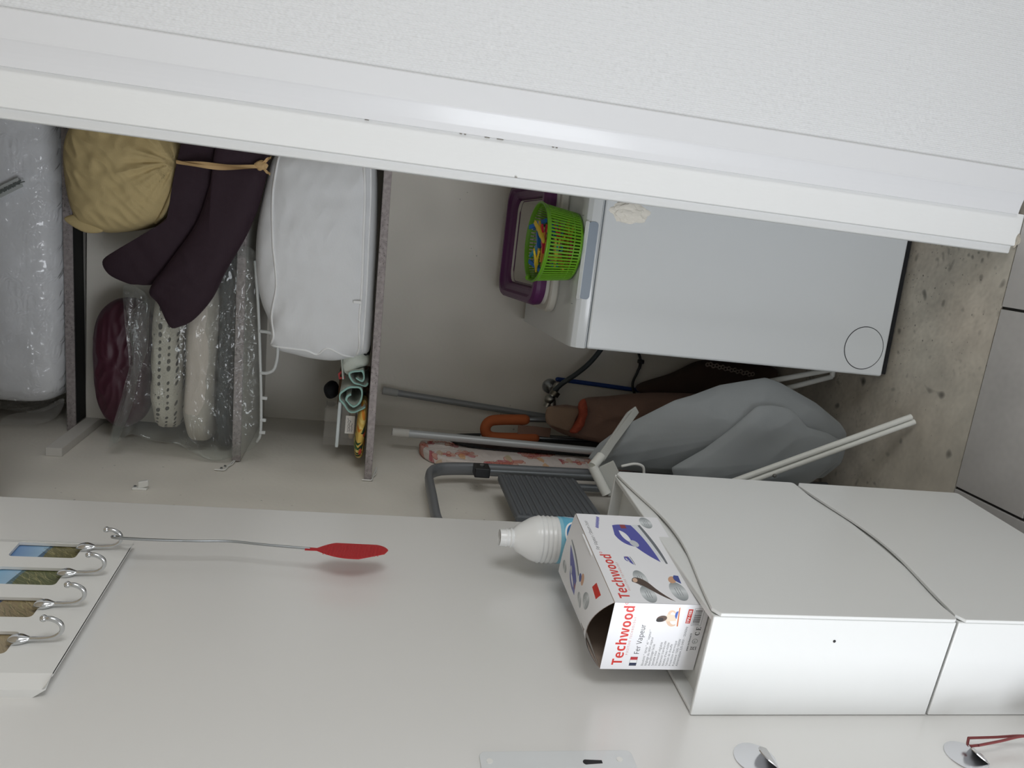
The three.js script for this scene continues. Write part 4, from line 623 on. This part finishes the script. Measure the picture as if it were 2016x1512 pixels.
  for (const [c, x, y, z, ry, rz, label] of pegs) { const p = thing('clothes_peg', label, 'clothes peg', [c0[0] + x, c0[1] + 0.0055 + y + (y > 0.07 ? 0.009 : 0), c0[2] + z + 0.006], ry, 'pegs in the green basket'); p.rotation.z = rz; part('jaws', pegGeo, cols[c], p); part('spring', spring, mSteel, p, [-0.002, 0, 0], [0, 0.2, 0]); }
}
// ---------------------------------------------------------------- pipes at the back wall
{
  const t = thing('water_tap', 'metal washing machine tap with dark knob on the back wall', 'tap', [-0.555, 0.765, ZB]);
  part('flange', new THREE.CylinderGeometry(0.024, 0.026, 0.008, 24), mSteel, t, [0.03, 0.006, 0.004], [Math.PI / 2, 0, 0]);
  part('body', mergeGeometries([rod([0.03, 0.006, 0.0], [0.03, 0.006, 0.05], 0.011), rod([0.05, -0.01, 0.045], [-0.03, 0.02, 0.055], 0.0125), (() => { const s = new THREE.SphereGeometry(0.018, 20, 14); s.translate(-0.004, 0.012, 0.052); return s; })()]), M(0x9a9a94, 0.3, { metalness: 1 }), t);
  part('nut', (() => { const g = new THREE.CylinderGeometry(0.017, 0.017, 0.016, 6); g.rotateZ(1.1); return g; })(), M(0x77736a, 0.4, { metalness: 1 }), t, [0.018, -0.002, 0.05]);
  part('knob', mergeGeometries([(() => { const g = new THREE.CylinderGeometry(0.019, 0.016, 0.02, 14); g.rotateZ(Math.PI / 2 - 0.35); return g; })().translate(-0.042, -0.004, 0.058)]), M(0x171c22, 0.4), t);
  part('valve_collar', rod([0.0, 0.006, 0.052], [-0.03, 0.0, 0.057], 0.0135), M(0xc9ccca, 0.25, { metalness: 1 }), t);
}
single('inlet_hose', tube([[-0.525, 0.765, -2.395], [-0.50, 0.745, -2.39], [-0.46, 0.70, -2.385], [-0.42, 0.66, -2.39], [-0.37, 0.625, -2.40], [-0.32, 0.60, -2.42]], 0.0085, 80, 12), M(0x3c4448, 0.55), 'dark grey inlet hose from the tap to the machine', 'hose');
single('blue_pipe', tube([[-0.497, 0.75, -2.438], [-0.503, 0.62, -2.438], [-0.511, 0.46, -2.438], [-0.518, 0.25, -2.438], [-0.52, 0.03, -2.438]], 0.0075, 60, 12), M(0x1d3f86, 0.5), 'blue water pipe running down the back wall', 'pipe');
single('power_cable', tube([[-0.33, 0.50, -2.43], [-0.375, 0.485, -2.44], [-0.415, 0.468, -2.441], [-0.45, 0.475, -2.441], [-0.49, 0.49, -2.428], [-0.53, 0.47, -2.43], [-0.56, 0.42, -2.44]], 0.0045, 80, 10), M(0x2b2f32, 0.5), 'thin dark cable clipped to the back wall', 'cable');
{ const t = thing('cable_clip', 'small dark clip holding the cable on the back wall', 'clip', [-0.412, 0.468, ZB]); part('bridge', box(-0.007, 0.007, -0.010, 0.010, 0.0, 0.016, 0.003), M(0x24272a, 0.5), t); part('lug', box(-0.026, -0.006, -0.005, 0.004, 0, 0.007, 0.002), M(0x24272a, 0.5), t); }

// ---------------------------------------------------------------- left corner: poles, ironing board, ladder, trolley, hamper
const sideways = g => { g.rotateY(-Math.PI / 2); return g; }; // shape x -> world z, shape y -> world y, depth -> -x
const shp = pts => new THREE.Shape(pts.map(p => new THREE.Vector2(...p)));
function smoothShape(pts) { const c = new THREE.CatmullRomCurve3(pts.map(p => new THREE.Vector3(p[0], p[1], 0)), true); return new THREE.Shape(c.getSpacedPoints(90).map(p => new THREE.Vector2(p.x, p.y))); }
{
  const t = thing('grey_pole', 'dull grey tube with pale cap leaning on the back wall', 'pole', [-0.69, 0.012, -2.425]);
  part('tube', rod([0, 0, 0], [0.109, 1.265, 0.012], 0.0105, 18), M(0x8d9092, 0.5, { metalness: 0.3 }), t);
  part('end_cap', rod([0.1087, 1.262, 0.012], [0.1135, 1.31, 0.0125], 0.0125, 18), M(0xa7a8a6, 0.6), t);
}
{
  const t = thing('white_pole', 'light grey tube with chipped white end in front of the ironing board', 'pole', [-0.64, 0.01, -2.055]);
  part('tube', rod([0, 0, 0], [0, 1.235, -0.110], 0.0115, 18), M(0xb9bdbf, 0.4, { metalness: 0.2 }), t);
  part('end_cap', rod([0, 1.232, -0.1097], [0, 1.28, -0.114], 0.0125, 18), M(0xd2d0ca, 0.6), t);
  part('end_hole', rod([0, 1.2795, -0.114], [0, 1.2812, -0.1142], 0.009, 14), mBlack, t);
}
{
  const t = thing('ironing_board', 'ironing board with pink floral cover, stood against the side wall', 'ironing board', [-0.6785, 0.03, -2.2]);
  const floral = print(1024, 1024, (c, w, h) => { const r = rng(31); c.fillStyle = '#dcd2cc'; c.fillRect(0, 0, w, h);
    for (let i = 0; i < 26; i++) { const x = r() * w, y = r() * h, R = 50 + r() * 60; for (let k = 0; k < 7; k++) { const a = k * 0.9 + r(); c.globalAlpha = 0.5; c.fillStyle = ['#c9705f', '#d98f78', '#b8505a', '#d9a58c'][Math.floor(r() * 4)]; c.beginPath(); c.ellipse(x + Math.cos(a) * R * 0.5, y + Math.sin(a) * R * 0.5, R * 0.5, R * 0.3, a, 0, 7); c.fill(); c.globalAlpha = 0.9; c.strokeStyle = '#a04a4c'; c.lineWidth = 3; c.stroke(); } }
    for (let i = 0; i < 14; i++) { const x = r() * w, y = r() * h; c.globalAlpha = 0.6; c.fillStyle = ['#dda468', '#b9b58c', '#cfae8a'][i % 3]; c.beginPath(); c.moveTo(x, y); c.quadraticCurveTo(x + 60, y - 60, x + 130, y + 10); c.quadraticCurveTo(x + 50, y + 40, x, y); c.fill(); } c.globalAlpha = 1; });
  floral.wrapS = floral.wrapT = THREE.RepeatWrapping; floral.repeat.set(2.6, 2.6);
  const out = [[0.16, 0.0], [0.165, 0.35], [0.158, 0.7], [0.160, 0.95], [0.146, 1.08], [0.10, 1.148], [0.03, 1.172], [-0.03, 1.16], [-0.08, 1.09], [-0.12, 0.95], [-0.16, 0.7], [-0.175, 0.35], [-0.17, 0.0]];
  const g = sideways(extr(smoothShape(out), 0.016, 0.006, 4)); const gm = mergeVertices(g);
  const P = gm.attributes.position, uv = gm.attributes.uv; for (let i = 0; i < P.count; i++) uv.setXY(i, P.getZ(i) + P.getX(i), P.getY(i)); gm.computeVertexNormals();
  const mF = M(0xffffff, 0.85, { map: floral, bumpMap: wrinkleBump, bumpScale: 0.004 });
  part('cover', gm, mF, t);
  // gathered border of the cover, then the dark mesh of the underside
  const bd = []; const cr = new THREE.CatmullRomCurve3(out.map(p => new THREE.Vector3(0, p[1], p[0])), true), N = 300, Pb = [], Ib = [], ub = [];
  for (let i = 0; i <= N; i++) { const q = cr.getPoint(i / N), tg = cr.getTangent(i / N); let nx = -tg.y, ny = tg.z; const cxz = [-0.0, 0.55]; if ((cxz[0] - q.z) * nx + (cxz[1] - q.y) * ny < 0) { nx = -nx; ny = -ny; } for (let k = 0; k <= 6; k++) { const f = k / 6, wd = 0.085 + 0.018 * nz(i * 0.11, 3), rf = 0.004 * nz(i * 0.32, f * 2, 5) * f * 2; Pb.push(0.004 + 0.006 * Math.sin(f * Math.PI * 0.8) + rf, q.y + ny * wd * f, q.z + nx * wd * f); ub.push(q.z + nx * wd * f, q.y + ny * wd * f); if (i < N && k < 6) { const a = i * 7 + k; Ib.push(a, a + 1, a + 7, a + 1, a + 8, a + 7, a, a + 7, a + 1, a + 1, a + 7, a + 8); } } }
  const bgm = new THREE.BufferGeometry(); bgm.setAttribute('position', new THREE.Float32BufferAttribute(Pb, 3)); bgm.setAttribute('uv', new THREE.Float32BufferAttribute(ub, 2)); bgm.setIndex(Ib.filter((_, i) => i % 12 < 6)); bgm.computeVertexNormals();
  part('gathered_border', bgm, mF, t);
  const inn = out.map(([z, y]) => [z * 0.62 - 0.05, 0.06 + y * 0.88]);
  part('mesh_underside', sideways(extr(smoothShape(inn), 0.003, 0, 4)), M(0x23262a, 0.6, { metalness: 0.3 }), t, [0.0125, 0, 0]);
  part('leg', tube([[0.014, 0.98, -0.06], [0.016, 0.86, -0.01], [0.017, 0.6, 0.03], [0.018, 0.1, 0.06]], 0.0085, 50, 12), M(0xb4b7b8, 0.35, { metalness: 0.3 }), t);
}
{
  const t = thing('step_ladder', 'folded grey metal step ladder with ribbed treads on the side wall', 'step ladder', [-0.655, 0.0, -1.70]);
  const mL = M(0x777a7e, 0.42, { metalness: 0.25 }), mTread = M(0x5f6367, 0.6), mRim = M(0x7d8286, 0.35, { metalness: 0.5 });
  const fr = (x, zo, top, w) => { const c = new THREE.CatmullRomCurve3([[x, 0.02, -zo - 0.02], [x, 0.5, -zo - 0.012], [x, 1.0, -zo + 0.002], [x, top - 0.11, -zo + 0.005], [x, top - 0.04, -zo + 0.02], [x, top - 0.01, -zo + 0.05], [x, top, -zo + 0.1], [x, top, 0], [x, top, zo - 0.1], [x, top - 0.01, zo - 0.05], [x, top - 0.04, zo - 0.02], [x, top - 0.11, zo], [x, 0.5, zo], [x, 0.02, zo]].map(V), false, 'catmullrom', 0.35); const g = new THREE.TubeGeometry(c, 160, 1, 12); const P = g.attributes.position; for (let i = 0; i < P.count; i++) { const k = Math.floor(i / 13), p = c.getPointAt(k / 160), tg = c.getTangentAt(k / 160); const d = new THREE.Vector3(P.getX(i), P.getY(i), P.getZ(i)).sub(p); P.setXYZ(i, p.x + Math.sign(d.x) * Math.min(Math.abs(d.x) * 1.3, 1) * 0.016, p.y + d.y * w, p.z + d.z * w); } g.computeVertexNormals(); return g; };
  part('frame', fr(0, 0.23, 1.205, 0.0105), mL, t);
  part('rear_frame', mergeGeometries([rod([-0.02, 0.01, -0.19], [-0.02, 0.99, -0.185], 0.010), rod([-0.02, 0.01, 0.185], [-0.02, 0.99, 0.18], 0.010), rod([-0.02, 0.02, -0.19], [-0.02, 0.02, 0.185], 0.009)]), mRim, t);
  part('inner_rail', rod([0.016, 0.3, -0.19], [0.016, 1.085, -0.17], 0.006), mRim, t);
  const ht = part('hinge_block', box(0.004, 0.03, 1.048, 1.088, -0.190, -0.145, 0.003), M(0x101216, 0.4), t); part('rivet', new THREE.CylinderGeometry(0.006, 0.006, 0.004, 16), mSteel, ht, [0.031, 1.068, -0.1675], [0, 0, Math.PI / 2]);
  for (const [y0, y1] of [[0.83, 1.035], [0.53, 0.73], [0.23, 0.43]]) {
    const tr = part('tread', box(0.012, 0.03, y0, y1, -0.11, 0.16, 0.006, 3), mTread, t);
    for (let k = 0; k < 13; k++) { const y = y0 + 0.012 + k * (y1 - y0 - 0.024) / 12; part('rib', (part.ribGeo ??= (() => { const g = new THREE.CylinderGeometry(0.0042, 0.0042, 0.255, 10); g.rotateX(Math.PI / 2); return g; })()), mTread, tr, [0.0295, y, 0.025]); }
  }
}
{
  const t = thing('shopping_trolley', 'folded brown fabric shopping trolley with orange foam grip', 'trolley', [-0.58, 0, -2.24]);
  const mBr = M(0x8b6e60, 0.85, { bumpMap: weaveBump, bumpScale: 0.0006 }), mOr = M(0xaa5a30, 0.85), mTr = M(0xa24a34, 0.8);
  const gp = [[-0.0155, 0.885, -0.012], [-0.022, 0.965, -0.012], [-0.030, 0.995, -0.011], [-0.052, 1.006, -0.008], [-0.074, 0.993, -0.008], [-0.078, 0.955, -0.008], [-0.071, 0.848, -0.008]];
  part('grip', tube(gp, 0.0165, 90, 16), mOr, t);
  part('frame', mergeGeometries([rod([-0.0155, 0.89, -0.012], [0.03, 0.06, -0.03], 0.0075), rod([-0.071, 0.85, -0.008], [-0.05, 0.06, -0.03], 0.0075), rod([-0.06, 0.3, -0.03], [0.02, 0.3, -0.03], 0.006)]), M(0x9da1a5, 0.3, { metalness: 0.9 }), t);
  for (const x of [-0.075, 0.065]) part('wheel', new THREE.CylinderGeometry(0.06, 0.06, 0.02, 30), mBlack, t, [x, 0.061, 0.0], [0, 0, Math.PI / 2]);
  const o = [[-0.006, 0.822], [0.035, 0.82], [0.048, 0.776], [0.048, 0.73], [0.074, 0.712], [0.088, 0.635], [0.107, 0.522], [0.117, 0.388], [0.12, 0.2], [0.10, 0.08], [-0.05, 0.08], [-0.062, 0.25], [-0.066, 0.50], [-0.064, 0.62], [-0.055, 0.68], [-0.045, 0.752], [-0.028, 0.80]];
  part('bag', stuffed(o, 0.02, 0.055, 0.03, { p: 3, center: [0.0, 0.5], rings: 30, seg: 180, fn: (x, y) => 0.006 * (1 - 2 * Math.abs(nz(x * 18, y * 7, 3))) + 0.004 * nz(x * 30, y * 16, 1) }), mBr, t);
  part('flap', stuffed([[0.005, 0.838], [0.05, 0.84], [0.056, 0.80], [0.053, 0.745], [0.022, 0.75], [-0.014, 0.762], [-0.010, 0.80]], 0.075, 0.014, 0.012, { p: 3, seg: 90, rings: 16, fn: (x, y) => 0.004 * nz(x * 40, y * 20, 4) }), M(0x8c7562, 0.85, { bumpMap: weaveBump, bumpScale: 0.0006 }), t);
  part('trim', stuffed([[0.074, 0.748], [0.088, 0.733], [0.066, 0.722], [0.04, 0.719], [0.0, 0.727], [-0.02, 0.745], [-0.018, 0.764], [0.0, 0.757], [0.03, 0.744]], 0.084, 0.014, 0.012, { seg: 100, rings: 14, center: [0.025, 0.735], fn: (x, y) => 0.006 * (1 - 2 * Math.abs(nz(x * 70, y * 20, 2))) }), mTr, t);
  part('webbing', warp(box(-0.064, -0.034, 0.80, 0.905, 0.0, 0.004, 0.0015), v => { v.z += 0.012 * Math.sin((v.y - 0.8) * 30) - 0.006; v.x += 0.1 * (v.y - 0.8) * 0.3; }), mBr, t);
}
{
  const t = thing('brown_sack', 'dark brown cloth sack with pale lace edge beside the machine', 'sack', [-0.46, 0, -2.36]);
  part('body', stuffed([[-0.03, 0.50], [0.03, 0.38], [0.082, 0.285], [0.09, 0.16], [0.085, 0.03], [0.03, 0.004], [-0.05, 0.004], [-0.072, 0.12], [-0.07, 0.35]], 0.0, 0.045, 0.06, { p: 3, seg: 110, fn: (x, y) => 0.005 * nz(x * 14, y * 10, 6) }), M(0x4a3a32, 0.9, { bumpMap: weaveBump, bumpScale: 0.0006 }), t);
  const be = []; for (let i = 0; i < 16; i++) { const k = i / 15; const tor = new THREE.TorusGeometry(0.0055, 0.0022, 6, 14); tor.translate(0.079 - 0.02 * k + (i % 2) * 0.004, 0.285 - 0.16 * k, 0.040 + 0.01 * k); be.push(tor); }
  part('lace', mergeGeometries(be), M(0x9a8d86, 0.9), t);
}
{
  const t = thing('laundry_hamper', 'folded white laundry hamper with translucent bag and steel legs', 'laundry hamper', [-0.52, 0, -1.86]);
  const o = [[-0.063, 0.79], [-0.02, 0.765], [0.012, 0.73], [0.045, 0.685], [0.111, 0.579], [0.129, 0.532], [0.163, 0.459], [0.194, 0.334], [0.184, 0.287], [0.137, 0.170], [0.086, 0.084], [0.059, 0.058], [0.007, 0.05], [-0.030, 0.054], [-0.075, 0.10], [-0.09, 0.19], [-0.092, 0.343], [-0.092, 0.565], [-0.09, 0.74]];
  const fp = [[-0.053, 0.584], [0.004, 0.504], [0.066, 0.438], [0.128, 0.380], [0.135, 0.338], [0.130, 0.291], [0.115, 0.261], [0.084, 0.225], [0.072, 0.163], [0.052, 0.118], [-0.005, 0.115], [-0.066, 0.176], [-0.113, 0.241], [-0.123, 0.415], [-0.110, 0.560]];
  const fab = M(0xa0a5a7, 0.6, { transmission: 0.25, thickness: 0, bumpMap: weaveBump, bumpScale: 0.0001 });
  const crease = (x, y) => 0.008 * nz(x * 6 + y * 3, y * 5, 3) + 0.007 * (1 - 2 * Math.abs(nz(x * 8 + y * 8, (x - y) * 3, 8)));
  part('bag', stuffed(o, 0.0, 0.062, 0.06, { p: 1.3, rings: 40, seg: 200, tension: 0.06, center: [0.06, 0.36], fn: (x, y, s) => s > 0 ? crease(x, y) : 0 }), fab, t);
  part('bag_fold', stuffed(fp.map(p => [Math.max(p[0], -0.095), p[1]]), 0.068, 0.028, 0.03, { p: 1.6, rings: 30, seg: 160, tension: 0.1, center: [-0.01, 0.30], fn: (x, y, s) => s > 0 ? 0.8 * crease(x + 0.3, y) : 0 }), fab, t);
  const mW = M(0xdfe0da, 0.4);
  const leg = (a, b, dx) => mergeGeometries([rod([a[0] + dx * 0.55, a[1] + dx * 0.55, a[2]], [b[0] + dx * 0.55, b[1] + dx * 0.55, b[2]], 0.0075, 14), rod([a[0] - dx * 0.55, a[1] - dx * 0.55, a[2]], [b[0] - dx * 0.55, b[1] - dx * 0.55, b[2]], 0.0075, 14)]);
  const l1 = part('leg', leg([0.155, 0.016, 0.187], [-0.10, 0.545, 0.155], 0.011), mW, t); part('rivet', new THREE.SphereGeometry(0.005, 12, 8), M(0x6f6f6c, 0.5), l1, [-0.022, 0.356, 0.175]);
  part('leg', rod([0.182, 0.012, -0.19], [0.115, 0.23, -0.17], 0.008), mW, t); part('leg', rod([0.205, 0.012, -0.19], [0.155, 0.22, -0.17], 0.008), mW, t);
  part('foot_bar', rod([0.182, 0.012, -0.19], [0.205, 0.012, -0.19], 0.008), mW, t);
  // sleeves at the top: flat loops of fabric over the frame bars
  part('sleeve', mergeGeometries([bar([-0.022, 0.80, 0.13], [0.055, 0.688, -0.02], 0.022, 0.006, [0, 0.3, 1]), bar([-0.012, 0.785, 0.11], [0.068, 0.665, -0.035], 0.018, 0.005, [0, 0.3, 1]), bar([0.055, 0.69, -0.02], [0.07, 0.664, -0.035], 0.02, 0.005, [0, 0.3, 1])]), M(0xc4c5c0, 0.6, { transmission: 0.15, thickness: 0 }), t);
  part('top_bar', mergeGeometries([rod([-0.035, 0.826, 0.155], [-0.095, 0.788, 0.178], 0.012, 16), rod([-0.035, 0.826, 0.155], [-0.015, 0.80, 0.13], 0.012, 16)]), mW, t);
  part('front_sleeve', bar([-0.030, 0.796, 0.150], [-0.092, 0.757, 0.170], 0.05, 0.008, [0, 0.3, 1]), M(0xbcbdb8, 0.6), t);
  part('cord_loop', tube([[-0.028, 0.752, 0.158], [-0.020, 0.722, 0.160], [-0.026, 0.70, 0.158], [-0.046, 0.692, 0.154], [-0.064, 0.69, 0.152]], 0.0035, 40, 8), M(0xe4e4e0, 0.6), t);
}

renderer.render(scene, camera);
